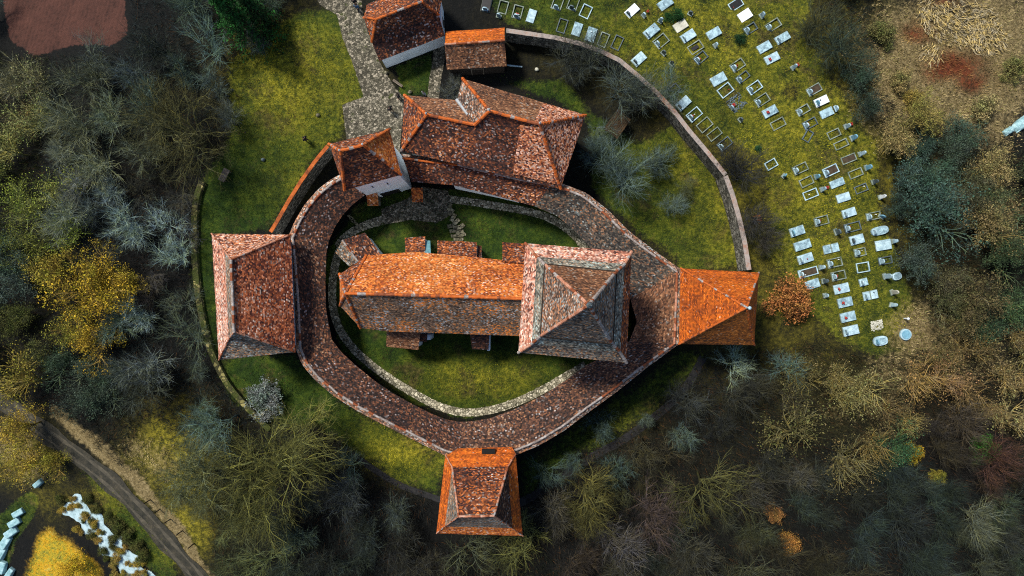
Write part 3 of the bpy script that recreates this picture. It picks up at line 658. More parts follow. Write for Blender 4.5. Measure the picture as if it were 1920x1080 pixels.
# the outer slope bends: flat skirt below, steep above
s0 = P(421, 470, 11.6); s1 = P(429, 636, 11.6)
ro = roof('roof', [([e[0], s0, s1, e[3]], 0), ([s0, r1, r2, s1], 1), ([e[0], e[1], r1, s0], 2), ([e[1], e[2], r2, r1], 3), ([e[3], s1, r2, e[2]], 4)], ['t_pink', 't_grey', 't_fleck', 't_fleck2', 't_grey'], t)
ridge([[r1, r2]], 'ridge_pale', ro, .15)
ridge([[e[0], s0, r1], [e[3], s1, r2], [e[1], r1], [e[2], r2]], 'ridge_pink', ro, .085)
windows(t, base, [(3, .35, .5, 5, 6.1), (3, .65, .5, 5, 6.1), (2, .5, .5, 5, 6.1), (0, .5, .5, 5, 6.1)])

# bottom tower
eave = [(835, 853), (967, 851), (980, 1005), (818, 1000)]; ze = 9.0
t, e, base = tower('corner_tower', 'bottom tower with orange skirt round a darker hipped roof', eave, -3, ze, .6, None)
i0, i1, i2, i3 = P(848, 876, 10.3), P(952, 875, 10.3), P(961, 990, 10.3), P(834, 987, 10.3)
r1, r2 = P(860, 968, 16.0), P(926, 967, 16.0)
ro = roof('roof', [([e[0], e[1], i1, i0], 0), ([e[1], e[2], i2, i1], 0), ([e[2], e[3], i3, i2], 1), ([e[3], e[0], i0, i3], 0),
                   ([i0, i1, r2, r1], 2), ([i1, i2, r2], 3), ([i2, i3, r1, r2], 4), ([i3, i0, r1], 4)], ['t_bright', 't_orange', 't_redbrown', 't_plum', 't_grey'], t)
ridge([[r1, r2], [i0, r1], [i1, r2]], 'ridge_pink', ro, .11)
ridge([[e[0], i0], [e[1], i1], [e[3], i3, r1], [e[2], i2, r2]], 'ridge_pink', ro, .075)
windows(t, base, [(2, .5, .5, 4.5, 5.6), (1, .5, .5, 4.5, 5.6), (3, .5, .5, 4.5, 5.6)])
# its little lean-to over the ring wall
l0, l1, l2, l3 = P(838, 853, 8.2), P(966, 850, 8.2), P(960, 838, 7.5), P(858, 841, 7.5)
la = roof('lean_to_roof', [([l3, l2, l1, l0], 0)], ['t_bright'], t, .1)
q = P(916, 846, 8.1); MB().box((q.x, q.y, 8.1), (1.35, .45, .4)).build('hatch', 'dark', la)

# right tower
eave = [(1276, 503), (1423, 511), (1414, 647), (1273, 645)]; ze = 9.0
t, e, base = tower('corner_tower', 'right tower with bright orange pyramid roof', eave, -1.5, ze, .55, None)
r0 = P(1400, 577, 16.4); r1 = P(1403, 580, 16.4)
b1, b2 = P(1403, 535, 13.0), P(1400, 618, 13.0)
ro = roof('roof', [([e[0], e[1], r0], 0), ([e[1], e[2], r0], 1), ([e[3], r0, e[2]], 2), ([e[0], r0, e[3]], 3)], ['t_bright', 't_bright', 't_rust', 't_bright'], t)
ridge([[e[0], r0], [e[1], r0], [e[2], r0], [e[3], r0]], 'ridge_or', ro, .11)
mb = MB(); mb.tube(r0, r0 + Vector((0, 0, 1.0)), .08, .05); mb.ball(r0 + Vector((0, 0, .8)), .17, 8, 5); mb.build('finial', 'g_pale', ro)
windows(t, base, [(0, .5, .5, 5, 6), (1, .5, .5, 5, 6), (2, .5, .5, 5, 6)])

# church tower
eave = [(985, 456), (1184, 472), (1175, 680), (972, 661)]; ze = 17
t, e, base = tower('bell_tower', 'square church bell tower with tall grey pyramid roof and pale pink skirt', eave, -.5, ze, .7, None)
def mid(i, px, z): return P(px[0], px[1], z)
a = [P(1006, 481, 18.4), P(1171, 495, 18.4), P(1163, 660, 18.4), P(997, 645, 18.4)]
b_ = [P(1023, 497, 20), P(1154, 511, 20), P(1147, 643, 20), P(1015, 629, 20)]
b2 = [p + (Vector((0, 0, .06))) for p in [P(1021.5, 495.5, 20.0), P(1155.5, 509.5, 20.0), P(1148.5, 644.5, 20.0), P(1013.5, 630.5, 20.0)]]
ap = P(1104, 572, 27.6)
MI = [(0, 1), (2, 3), (4, 4), (0, 1)]   # skirt, upper skirt materials
sk = [1, 3, 4, 0]
fcs = []
names = ['t_pink', 't_pink', 't_teal', 't_redbrown', 't_grey', 't_brown', 't_plum', 't_mottle']
for i in range(4):
    j = (i + 1) % 4
    fcs.append(([e[i], e[j], a[j], a[i]], [1, 3, 4, 0][i])); fcs.append(([a[i], a[j], b_[j], b_[i]], 2))
    fcs.append(([b2[i], b2[j], ap], [5, 4, 4, 7][i]))
ro = roof('roof', fcs, names, t, .14)
ridge([[e[i], a[i]] for i in (0, 1)] + [[b_[0], ap], [b_[3], ap], [e[3], a[3]]], 'ridge_pink', ro, .14)
ridge([[a[i], b_[i]] for i in range(4)] + [[b_[1], ap], [b_[2], ap], [e[2], a[2]]], 'ridge_pale', ro, .15)
mb = MB()
for i in range(4):
    p, q = b2[i], b2[(i + 1) % 4]; mb.tube(p + Vector((0, 0, .02)), q + Vector((0, 0, .02)), .08, .08, 5)
mb.build('gap_line', 'darkwood', ro)  # dark tube stands in for the dark gap under the pyramid's edge
mb = MB(); mb.tube(ap - Vector((0, 0, .4)), ap + Vector((0, 0, 1.6)), .2, .05, 8); mb.ball(ap + Vector((0, 0, .55)), .26, 8, 6); mb.build('finial', 'g_dark', ro)
windows(t, base, [(i, tt, .7, 14.4, 16) for i in range(4) for tt in (.3, .7)])
gal = MB(); gb = inset_poly(base, -.35)
for i in range(4): 
    a1, a2 = gb[i], gb[(i + 1) % 4]
    gal.tube((*a1, 14.0), (*a2, 14.0), .1, .1, 4); gal.tube((*a1, 13.1), (*a2, 13.1), .1, .1, 4)
gal.build('gallery_rail', 'darkwood', t)

# ------------------------------------------------------------------ church
ze, zr = 8.0, 13.2
N = [(637, 514), (687, 479), (779, 472), (940, 487), (985, 491)]
Sx = [(637, 573), (676, 615), (723, 621), (975, 630)]
Ne = [P(u, v, ze) for u, v in N]; Se = [P(u, v, ze) for u, v in Sx]
rA, rB = P(648, 550, zr), P(985, 560, zr)
c = P(800, 550, 0)
t = thing('church', 'long church with orange upper slope and grey lower slope beside the bell tower', 'church', (c.x, c.y, 0))
ro = roof('nave_roof', [([Ne[1], Ne[2], Ne[3], Ne[4], rB, rA], 0), ([Ne[0], Ne[1], rA], 1), ([Se[0], Ne[0], rA], 0), ([Se[1], Se[0], rA], 2), ([Se[1], rA, rB, Se[3], Se[2]], 2)], ['t_orange', 't_redbrown', 't_church'], t)  # slope colours mix real tile tints with some sun and shade
ridge([[rA, rB], [Ne[1], rA], [Se[1], rA], [Ne[0], rA], [Se[0], rA]], 'ridge_or', ro, .17)
outl = [(p.x, p.y) for p in Ne] + [(p.x, p.y) for p in Se[::-1]]
base = inset_poly(outl, .45)
MB().prism(base, -.5, ze + .2).build('nave_wall', 'plaster', t)
def annex(name, px, z0s, mats, mi=0, overhang=.2, parent=t, wall='plaster', zlow=None):
    """lean-to or gable: px = outline with a height per corner"""
    pts = [P(u, v, z) for (u, v, z) in px]
    poly = inset_poly([(p.x, p.y) for p in pts], overhang)
    # wall top follows the roof plane
    b = MB().prism(poly, -.5, min(p.z for p in pts) - .05).build(name + '_wall', wall, parent)
    roof(name + '_roof', [(pts, 0)], mats, b, .12)
    return b
annex('porch', [(759, 446, 5.0), (797, 443, 5.0), (797, 474, 7.0), (760, 476, 7.0)], 0, ['t_redbrown'])
annex('aisle', [(820, 451, 4.8), (894, 454, 4.8), (894, 486, 7.2), (820, 482, 7.2)], 0, ['t_redbrown'])
annex('buttress', [(895, 460, 4.0), (903, 461, 4.0), (903, 487, 6.6), (895, 486, 6.6)], 0, ['t_dark'])
annex('stair', [(942, 454, 6.0), (986, 457, 6.0), (986, 494, 8.6), (942, 490, 8.6)], 0, ['t_redbrown'])
annex('side_chapel', [(725, 618, 6.6), (788, 624, 6.6), (784, 656, 4.6), (724, 650, 4.6)], 0, ['t_brown'])
annex('buttress', [(778, 626, 5.0), (802, 627, 5.0), (800, 641, 3.6), (780, 640, 3.6)], 0, ['t_dark'])
annex('buttress', [(881, 624, 6.4), (918, 625, 6.4), (916, 656, 4.4), (885, 655, 4.4)], 0, ['t_plum'])
p = P(801, 462, 5.6); MB().add([P(792, 452, 5.0), P(806, 453, 4.6), P(807, 477, 6.6), P(796, 476, 7.0)], [(0, 1, 2, 3)]).build('painted_boards', 'teal', t).modifiers.new('thickness', 'SOLIDIFY').thickness = .12
p = P(803, 633, 3.2); MB().box((p.x, p.y, 1.4), (.45, .5, 3.6)).build('buttress', 'plaster', t)
p = P(918.5, 641, 2.2); MB().box((p.x - .1, p.y, 1.6), (.3, 1.7, 4.2)).build('buttress', 'plaster', t)
# gabled sacristy at the top left
ga = [P(642, 450, 5.6), P(670, 489, 5.6)]; lo1 = [P(684, 436, 4.0), P(713, 475, 4.0)]; lo2 = [P(629, 474, 4.4), P(655, 500, 4.4)]
gw = MB().prism(inset_poly([(p.x, p.y) for p in (lo1[0], lo1[1], lo2[1], lo2[0])], .3), -.4, 3.95).build('sacristy_wall', 'plaster', t)
gr_ = roof('sacristy_roof', [([ga[0], ga[1], lo1[1], lo1[0]], 0), ([ga[0], lo2[0], lo2[1], ga[1]], 1)], ['t_dark', 't_grey'], gw, .12)
ridge([[ga[0], ga[1]]], 'ridge_pale', gr_, .11)
windows(t, base, [(5, tt, .9, 3, 6) for tt in (.15, .45, .8)] + [(2, .3, .8, 3.4, 6), (2, .8, .8, 3.4, 6)])

# ------------------------------------------------------------------ large house on the ring
ze = 8.2
q = dict(NW=(758, 178), V=(857, 188), WT=(867, 147), NE=(1098, 216), SE=(1051, 354), SW=(752, 283))
E = {k: P(*v, ze) for k, v in q.items()}
A, B, Cc, D = P(800, 215, 11.2), P(890, 234, 11.0), P(918, 208, 13.0), P(1012, 233, 13.0)
c = P(920, 260, 0)
t = thing('house', 'large hipped house with mottled dark red roof on the upper ring wall', 'house', (c.x, c.y, 0))
ro = roof('roof', [([E['NW'], A, E['SW']], 0), ([E['NW'], E['V'], B, A], 1), ([E['V'], E['WT'], Cc, B], 2), ([E['WT'], E['NE'], D, Cc], 3), ([E['NE'], E['SE'], D], 5), ([E['SW'], A, B, Cc, D, E['SE']], 4)],
          ['t_redbrown', 't_brown', 't_mottle', 't_brown', 't_dark', 't_fleck'], t)
ridge([[A, B], [B, Cc], [Cc, D], [A, E['NW']], [A, E['SW']], [Cc, E['WT']], [D, E['NE']], [D, E['SE']]], 'ridge_or', ro, .18)
# newer tile patches laid over the old tiles
def bary(p0, p1, p2, a, b): return p0 + (p1 - p0) * a + (p2 - p0) * b
up = Vector((0, 0, .05))
pat = [([lerp(E['WT'], E['NE'], .66) + up, lerp(E['WT'], E['NE'], .995) + up, lerp(D, E['NE'], .12) + up, lerp(D, Cc, .12) + up], 0)]
roof('patch', pat, ['t_fleck'], ro, .03)
se, sd_ = E['SE'], D; m0 = lerp(E['SW'], E['SE'], .70); m1 = lerp(Cc, D, .62)
roof('patch', [([lerp(m0, m1, .06) + up * 1.8, lerp(m0, m1, .45) + up * 1.8, lerp(m0, m1, .9) + up * 1.8, lerp(se, sd_, .93) + up * 1.5, lerp(se, sd_, .06) + up * 1.5], 0)], ['t_fleck'], ro, .03)
gut = MB(); gut.tube(E['V'] + Vector((0, 0, .1)), lerp(E['V'], B, .62) + Vector((0, 0, .12)), .2, .12, 6); gut.build('valley_gutter', 'metal', ro)
for p in (A, Cc, D): MB().tube(p, p + Vector((0, 0, .9)), .07, .03).ball(p + Vector((0, 0, .55)), .13, 6, 4).build('finial', 'metal', ro)
outl = [(E[k].x, E[k].y) for k in ('NW', 'V', 'WT', 'NE', 'SE', 'SW')]; base = inset_poly(outl, .55)
MB().prism(base, -.5, ze + .1).build('wall', 'plaster', t)
windows(t, base, [(5, .5, .8, 4.5, 5.8), (0, .4, .8, 4, 5.3), (0, .75, .8, 4, 5.3), (2, .2, .8, 4.5, 5.8), (2, .45, .8, 4.5, 5.8), (2, .7, .8, 4.5, 5.8), (3, .4, .8, 4.5, 5.8)])

# white cottage at the top
ze, zr = 3.4, 7.4
a0, a1 = P(681, 36, ze), P(711, 115, ze); b0, b1 = P(834, 67, ze), P(812, 4, ze); n0 = P(681, 32, ze); n1 = P(790, -20, ze)
a0 = P(680, 30, ze)
R1, R2 = P(705, 36, zr), P(790, 3, zr)
c = P(760, 60, 0)
t = thing('cottage', 'white cottage with dark red tiled roof at the top beside the lane', 'house', (c.x, c.y, terrain(c.x, c.y)))
q0 = P(672, 10, ze); q1 = P(795, -38, ze)
q0 = P(682, 33, 4.9); hipL = P(697, 78, 4.9)
nw = P(688, 8, ze); ne = P(800, -36, ze); er = P(823, 28, 4.9)
ro = roof('roof', [([R1, R2, er, b0, a1, hipL], 0), ([R1, hipL, q0], 1), ([R1, q0, nw, ne, R2], 1), ([R2, ne, P(830, -8, 4.4), er], 0)], ['t_dark', 't_redbrown'], t)
ridge([[R1, R2], [R1, q0], [R1, hipL], [R2, er]], 'ridge_or', ro, .14)
bp = [(a1.x, a1.y), (b0.x, b0.y), (P(830, -8, ze).x, P(830, -8, ze).y), (ne.x, ne.y), (nw.x, nw.y), (P(690, 60, ze).x, P(690, 60, ze).y)]
base = inset_poly(bp, .28)
MB().prism(base, -1.2, ze + .05).build('wall', 'plaster', t)
windows(t, base, [(1, .5, .55, 1.0, 2.0), (4, .5, .55, 1.0, 2.0)])

# shed
ze, zr = 3.0, 5.2
t0 = [P(836, 59, ze), P(946, 52, ze), P(834, 83, zr), P(946, 76, zr), P(838, 131, ze), P(950, 124, ze)]
c = P(893, 90, 0)
t = thing('shed', 'low shed with orange and brown roof slopes where the outer wall ends', 'shed', (c.x, c.y, terrain(c.x, c.y)))
ro = roof('roof', [([t0[0], t0[1], t0[3], t0[2]], 0), ([t0[2], t0[3], t0[5], t0[4]], 1)], ['t_bright', 't_brown'], t)
ridge([[t0[2], t0[3]]], 'ridge_pink', ro, .12)
base = inset_poly([(t0[k].x, t0[k].y) for k in (0, 1, 5, 4)], .25)
MB().prism(base, -1, ze - .02).build('wall', 'darkwood', t)
windows(t, base, [(2, .5, 1.2, -.3, 1.9)], 'darkwood', 'door')

# ------------------------------------------------------------------ free-standing walls
def wall_line(name, label, line, h, wd, mat, capmat, n=60, cap=.12, zbase=-.6, group=None):
    ln = resample(line, n); pts = []
    for u, v in ln:
        p = G(u, v); q = P(u, v, p.z + h); g = terrain(q.x, q.y); pts.append(Vector((q.x, q.y, g)))
    c = pts[n // 2]; t = thing(name, label, 'wall', c, 0, group)
    def sweep(off, z0, z1, w_):
        vv, ff = [], []
        for i, p in enumerate(pts):
            d = (pts[min(n - 1, i + 1)] - pts[max(0, i - 1)]); d.z = 0; d.normalize(); s = Vector((-d.y, d.x, 0)) * w_ / 2
            j = .06 * noise.noise(Vector((i * .7, 1, 2)))
            for sg, z in ((1, z0), (-1, z0), (-1, z1), (1, z1)): vv.append((p.x + s.x * sg, p.y + s.y * sg, p.z + z + (j if z == z1 else 0)))
            if i: 
                a, b = (i - 1) * 4, i * 4
                ff += [(a + k, a + (k + 1) % 4, b + (k + 1) % 4, b + k) for k in range(4)]
        ff += [(0, 1, 2, 3), tuple(range(4 * n - 4, 4 * n))[::-1]]
        me = mesh(vv, ff); bm = bmesh.new(); bm.from_mesh(me); bmesh.ops.recalc_face_normals(bm, faces=bm.faces); bm.to_mesh(me); bm.free(); return me
    link('masonry', sweep(0, zbase, h, wd), mat, t)
    if capmat: link('coping', sweep(0, h + .003, h + cap, wd + .06), capmat, t)
    return t
wall_line('stone_wall', 'tall rubble wall with worn tile coping curving between graveyard and inner yard', [(949, 58), (985, 63), (1040, 71), (1090, 83), (1130, 98), (1162, 114), (1200, 146), (1230, 173), (1263, 208), (1290, 243), (1328, 288), (1360, 328)], 2.8, .42, 'stonewall', 'cap', 70, .1)
wall_line('stone_wall', 'rubble wall running down from its sharp bend to the right tower', [(1360, 330), (1373, 365), (1386, 410), (1396, 455), (1404, 506)], 3.0, .45, 'stonewall', 'cap', 34, .1)
wall_line('stone_wall', 'short wall with orange tile coping from gate tower down to left tower', [(615, 274), (592, 302), (565, 340), (540, 380), (522, 412), (508, 435)], 3.0, .34, 'stonewall', 'cap_or', 30, .16)
wall_line('low_wall', 'low mossy wall with yellow lichen around the left tower', chaikin([(378, 340), (366, 372), (362, 440), (366, 520), (376, 590), (392, 655), (420, 715), (460, 762), (505, 806)]), .55, .65, 'mosswall', None, 70)

# ------------------------------------------------------------------ stone steps
def slab_at(mb, u, v, L, W, ang, z0=0, h=.18):
    p = G(u, v); mb.box((p.x, p.y, p.z + z0 + h / 2), (L, W, h), R(ang), .93)
c = G(858, 418); t = thing('stone_steps', 'uneven stone steps leading down from the gate yard to the church', 'steps', c)
stp = [(843, 388, .9, .45, 70), (846, 398, .9, .5, 60), (850, 408, 1.0, .5, 60), (856, 416, .9, .5, 40), (845, 424, .8, .5, 15), (857, 427, .9, .5, 10), (866, 424, .7, .5, 40), (850, 433, .9, .45, 10), (862, 435, 1.0, .45, 8), (855, 442, 1.2, .4, 5), (869, 440, .6, .4, 20), (860, 449, 1.2, .4, 4)]
for u, v, L, W, a_ in stp:
    mb = MB(); slab_at(mb, u, v, L, W, a_, .02); mb.build('step', 'flag', t, .05)
c = G(662, 412); t = thing('stone_steps', 'three small stone steps by the upper left ring wall', 'steps', c)
for k in range(3):
    mb = MB(); slab_at(mb, 657 + k * 4, 407 + k * 5, .8, .3, -35, .02); mb.build('step', 'flag', t, .04)

# ------------------------------------------------------------------ graves
ck = {'A': (890, 0, 3.857), 'B': (1160, 0, 3.857), 'C': (1400, 140, 3.858), 'D': (1420, 380, 3.6)}
# crop, x, y, length, width, angle, kind, extras  (kinds: S slab, F kerb frame, H lone headstone, M mound)
GR = [
 ('A', 85, 40, 110, 75, 78, 'S', 'g_black', 'grey stub'), ('A', 205, 55, 100, 75, 75, 'F', 'g_kerb', ''), ('A', 310, 90, 105, 75, 75, 'F', 'g_kerb', 'red head'), ('A', 410, 120, 105, 65, 72, 'S', 'g_pale', ''),
 ('A', 175, 122, 30, 30, 75, 'H', 'g_pale', ''), ('A', 600, 25, 110, 80, 70, 'F', 'g_kerb', 'head'), ('A', 712, 28, 110, 80, 70, 'F', 'g_kerb', 'dark head'), ('A', 803, 85, 100, 78, 65, 'F', 'g_pale', ''),
 ('A', 632, 190, 110, 70, 72, 'F', 'g_dark', ''), ('A', 740, 215, 105, 70, 72, 'S', 'g_grey', ''), ('A', 840, 255, 112, 75, 72, 'S', 'g_grey', ''), ('A', 930, 290, 110, 70, 68, 'F', 'g_kerb', ''), ('A', 1030, 312, 110, 70, 65, 'F', 'g_dark', ''),
 ('B', 95, 82, 112, 68, 42, 'S', 'g_white', 'dark head'), ('B', 178, 118, 34, 30, 42, 'H', 'g_pale', 'red'), ('B', 335, 30, 118, 75, 35, 'S', 'g_grey', ''), ('B', 297, 158, 50, 28, 60, 'H', 'g_pale', ''),
 ('B', 235, 230, 122, 74, 40, 'S', 'g_grey', 'head'), ('B', 305, 300, 110, 82, 40, 'F', 'g_kerb', 'head'), ('B', 320, 390, 38, 34, 45, 'H', 'g_dark', ''), ('B', 145, 430, 112, 74, 42, 'S', 'g_pale', 'dark head'), ('B', 378, 465, 34, 28, 50, 'H', 'g_black', ''),
 ('B', 445, 190, 108, 75, 33, 'S', 'g_cream', ''), ('B', 500, 265, 116, 70, 33, 'S', 'g_pale', 'head'), ('B', 555, 345, 112, 76, 33, 'F', 'g_kerb', 'slab'), ('B', 685, 245, 112, 70, 30, 'S', 'g_grey', ''), ('B', 695, 335, 36, 30, 30, 'H', 'g_pale', ''), ('B', 515, 105, 34, 30, 60, 'H', 'g_dark', ''),
 ('B', 845, 35, 112, 70, 33, 'F', 'g_pale', 'black'), ('B', 910, 115, 106, 78, 33, 'S', 'g_white', ''), ('B', 1030, 120, 44, 34, 33, 'H', 'g_pale', ''), ('B', 1115, 185, 120, 72, 33, 'F', 'g_kerb', 'head'), ('B', 950, 210, 105, 65, 33, 'F', 'g_dark', 'head'),
 ('B', 1180, 280, 118, 66, 30, 'S', 'g_grey', 'head'), ('B', 1050, 345, 112, 70, 30, 'S', 'g_grey', ''), ('B', 1105, 425, 116, 68, 27, 'S', 'g_pale', 'red'), ('B', 590, 420, 105, 70, 40, 'F', 'g_dark', 'red head'), ('B', 858, 475, 112, 72, 35, 'F', 'g_kerb', 'red head'),
 ('B', 895, 560, 105, 60, 38, 'F', 'g_dark', 'head'), ('B', 720, 575, 122, 76, 30, 'S', 'g_grey', ''), ('B', 770, 655, 112, 82, 38, 'F', 'g_pale', ''), ('B', 850, 745, 130, 118, 38, 'M', 'g_dark', 'red'), ('B', 980, 635, 112, 72, 35, 'F', 'g_pale', 'head'), ('B', 1035, 725, 112, 72, 33, 'F', 'g_kerb', 'head'),
 ('B', 1090, 810, 116, 70, 28, 'S', 'g_grey', 'red'), ('B', 1150, 897, 112, 70, 28, 'F', 'g_kerb', ''), ('B', 1255, 495, 50, 26, 35, 'H', 'g_pale', 'red'), ('B', 392, 655, 105, 66, 42, 'F', 'g_dark', ''), ('B', 465, 750, 116, 72, 42, 'S', 'g_pale', 'dark head'), ('B', 545, 830, 112, 76, 40, 'F', 'g_pale', 'red head'),
 ('B', 620, 905, 112, 80, 40, 'F', 'g_kerb', ''), ('B', 690, 972, 110, 66, 38, 'F', 'g_kerb', ''), ('B', 765, 1042, 110, 70, 38, 'F', 'g_dark', 'head'), ('B', 875, 870, 34, 28, 40, 'H', 'g_dark', ''), ('B', 1410, 650, 116, 66, 30, 'F', 'g_kerb', 'head soil'), ('B', 1460, 735, 112, 66, 25, 'S', 'g_white', 'blue head'),
 ('C', 575, 278, 106, 66, 25, 'S', 'g_grey', 'foot'), ('C', 405, 258, 106, 62, 30, 'F', 'g_kerb', 'head'), ('C', 455, 355, 112, 66, 28, 'F', 'g_dark', 'red head'), ('C', 440, 445, 90, 60, 60, 'F', 'g_dark', ''), ('C', 712, 378, 50, 30, 25, 'H', 'g_pale', 'red'), ('C', 628, 430, 100, 62, 25, 'F', 'g_kerb', ''),
 ('C', 680, 505, 112, 60, 25, 'F', 'g_kerb', ''), ('C', 757, 462, 58, 36, 22, 'H', 'g_blue', ''), ('C', 735, 610, 116, 60, 22, 'F', 'g_kerb', 'soil'), ('C', 815, 577, 56, 28, 20, 'H', 'g_pale', ''), ('C', 785, 715, 112, 62, 22, 'F', 'g_kerb', ''), ('C', 860, 675, 54, 34, 18, 'H', 'g_blue', ''),
 ('C', 825, 825, 100, 60, 22, 'F', 'g_dark', ''), ('C', 910, 778, 48, 28, 18, 'H', 'g_dark', ''), ('C', 960, 888, 54, 24, 16, 'H', 'g_white', ''), ('C', 385, 680, 116, 68, 25, 'F', 'g_kerb', 'head'), ('C', 430, 775, 106, 66, 25, 'F', 'g_kerb', ''), ('C', 497, 740, 46, 30, 18, 'H', 'g_blue', ''),
 ('C', 460, 865, 112, 66, 22, 'F', 'g_pale', ''), ('C', 538, 833, 46, 28, 20, 'H', 'g_pale', 'red'), ('C', 605, 695, 116, 72, 25, 'F', 'g_pale', 'head soil'), ('C', 650, 785, 112, 60, 22, 'S', 'g_grey', ''), ('C', 695, 890, 106, 66, 18, 'S', 'g_pale', ''), ('C', 735, 1000, 106, 66, 18, 'S', 'g_pale', 'head'),
 ('C', 175, 650, 92, 66, 30, 'F', 'g_pale', ''), ('C', 265, 733, 34, 20, -40, 'H', 'g_blue', ''),
 ('D', 430, 122, 102, 66, 15, 'F', 'g_kerb', 'red head'), ('D', 265, 193, 106, 66, 18, 'S', 'g_grey', 'blue head'), ('D', 300, 287, 120, 66, 18, 'S', 'g_grey', ''), ('D', 320, 377, 112, 66, 18, 'S', 'g_pale', 'head'), ('D', 340, 470, 140, 60, 15, 'F', 'g_pale', 'head soil'), ('D', 370, 550, 102, 66, 18, 'S', 'g_grey', ''), ('D', 442, 530, 48, 28, 10, 'H', 'g_dark', ''),
 ('D', 422, 438, 50, 28, 5, 'H', 'g_pale', ''), ('D', 527, 198, 44, 38, 20, 'H', 'g_dark', ''), ('D', 640, 165, 116, 66, 15, 'F', 'g_dark', 'red head'), ('D', 668, 250, 102, 68, 15, 'S', 'g_pale', 'dark head'), ('D', 495, 310, 112, 66, 13, 'S', 'g_grey', 'cross'), ('D', 690, 335, 86, 60, 12, 'F', 'g_kerb', 'head'), ('D', 520, 405, 106, 66, 13, 'F', 'g_kerb', 'head'),
 ('D', 710, 437, 92, 72, 10, 'F', 'g_pale', ''), ('D', 545, 492, 102, 66, 13, 'F', 'g_kerb', 'red head'), ('D', 712, 537, 62, 56, 15, 'S', 'g_grey', 'head'), ('D', 565, 580, 110, 70, 13, 'S', 'g_pale', 'red'), ('D', 760, 625, 106, 66, 12, 'S', 'g_pale', 'cross head'), ('D', 588, 672, 106, 70, 13, 'S', 'g_grey', 'red'), ('D', 608, 770, 110, 70, 13, 'S', 'g_grey', 'red soft'), ('D', 625, 862, 112, 70, 13, 'S', 'g_pale', 'head'),
 ('D', 780, 90, 106, 56, 12, 'F', 'g_kerb', 'head'), ('D', 832, 95, 30, 34, 60, 'H', 'g_blue', ''), ('D', 820, 190, 124, 62, 13, 'O', 'g_grey', 'head'), ('D', 845, 287, 112, 76, 10, 'S', 'g_pale', ''), ('D', 912, 262, 42, 22, 5, 'H', 'g_pale', ''), ('D', 860, 390, 100, 56, 10, 'F', 'g_dark', 'head'), ('D', 935, 497, 66, 54, 20, 'O', 'g_pale', ''), ('D', 855, 497, 60, 34, 20, 'H', 'g_pale', ''),
 ('D', 905, 605, 56, 30, 20, 'H', 'g_cream', ''), ('D', 900, 690, 50, 26, -10, 'H', 'g_pale', ''), ('D', 805, 828, 84, 70, 10, 'M', 'g_cream', ''), ('D', 825, 932, 102, 68, 10, 'O', 'g_pale', 'blue head'), ('D', 453, 627, 34, 26, 10, 'H', 'g_pale', '')]
look = {'g_grey': 'mottled blue-grey', 'g_white': 'bright white', 'g_pale': 'pale', 'g_cream': 'cream', 'g_black': 'black', 'g_kerb': 'grey', 'g_dark': 'dark', 'g_blue': 'blue'}
graves = []
for (cr, x, y, L, W, a_, kd, mt, ex) in GR:
    ox, oy, s = ck[cr]; u, v = ox + x / s, oy + y / s
    graves.append(dict(u=u, v=v, L=L / s / 17.2, W=W / s / 17.6, a=a_, k=kd, m=mt, x=ex))
def gdesc(g):
    l = look[g['m']]; x = g['x']
    if g['k'] == 'S':
        if 'red' in x: d = f'{l} grave slab with red flowers'
        elif 'cross' in x: d = f'{l} grave slab split across the middle'
        elif 'dark head' in x: d = f'{l} grave slab with dark headstone'
        elif 'blue head' in x: d = f'{l} grave slab with blue headstone'
        elif 'head' in x: d = f'{l} grave slab with pale headstone'
        else: d = f'plain {l} grave slab in the graveyard'
    elif g['k'] == 'O': d = f'rounded {l} grave slab on grass'
    elif g['k'] == 'H': d = f'lone {l} headstone on grass' + (' with red flowers' if 'red' in x else '')
    elif g['k'] == 'M': d = f'wide {l} gravel plot among graves'
    else:
        fill = 'earth' if 'soil' in x else 'black slab' if ('slab' in x or 'black' in x) else 'grass'
        d = f'{l} kerb grave of {fill}' + (' with red flowers' if 'red' in x else ' and headstone' if 'head' in x else '')
    return d
marks = [('shed', 945, 76), ('wall bend', 1362, 328), ('orange-leaved tree', 1482, 557), ('round blue cover', 1696, 627), ('bare earth patch', 1482, 160), ('dark green shrub', 1268, 28), ('round dark shrub', 1391, 72), ('top right dark tree', 1550, 30), ('wall thicket', 1230, 160)]
def rel(u, v, mu, mv):
    dx, dy = u - mu, v - mv
    if abs(dx) > 2.2 * abs(dy): return 'right of' if dx > 0 else 'left of'
    if abs(dy) > 2.2 * abs(dx): return 'below' if dy > 0 else 'above'
    return ('lower ' if dy > 0 else 'upper ') + ('right of' if dx > 0 else 'left of')
def uniq(items, desc, marks):
    """a label per item: its look, then where it stands from a landmark; ties get an order of distance"""
    by = {}
    for it in items:
        d = desc(it); by.setdefault(d, []).append(it)
    for d, lst in by.items():
        if len(lst) == 1: lst[0]['label'] = d; continue
        sub = {}
        for it in lst:
            m = min(marks, key=lambda m: math.hypot(it['u'] - m[1], it['v'] - m[2]))
            it['dm'] = math.hypot(it['u'] - m[1], it['v'] - m[2])
            sub.setdefault(f"{rel(it['u'], it['v'], m[1], m[2])} the {m[0]}", []).append(it)
        for r_, l2 in sub.items():
            l2.sort(key=lambda i: i['dm'])
            if len(l2) == 1: l2[0]['label'] = f'{d}, {r_}'
            else:
                for k, it in enumerate(l2):
                    o_ = 'nearest' if k == 0 else 'farthest' if k == len(l2) - 1 else ['second', 'third', 'fourth', 'fifth', 'sixth', 'seventh', 'eighth', 'ninth', 'tenth', 'eleventh', 'twelfth', 'thirteenth', 'fourteenth', 'fifteenth'][k - 1] + ' nearest'
                    it['label'] = f'{d}, {o_} {r_}'
for g in graves:
    if g['k'] == 'H': g['d2'] = 1
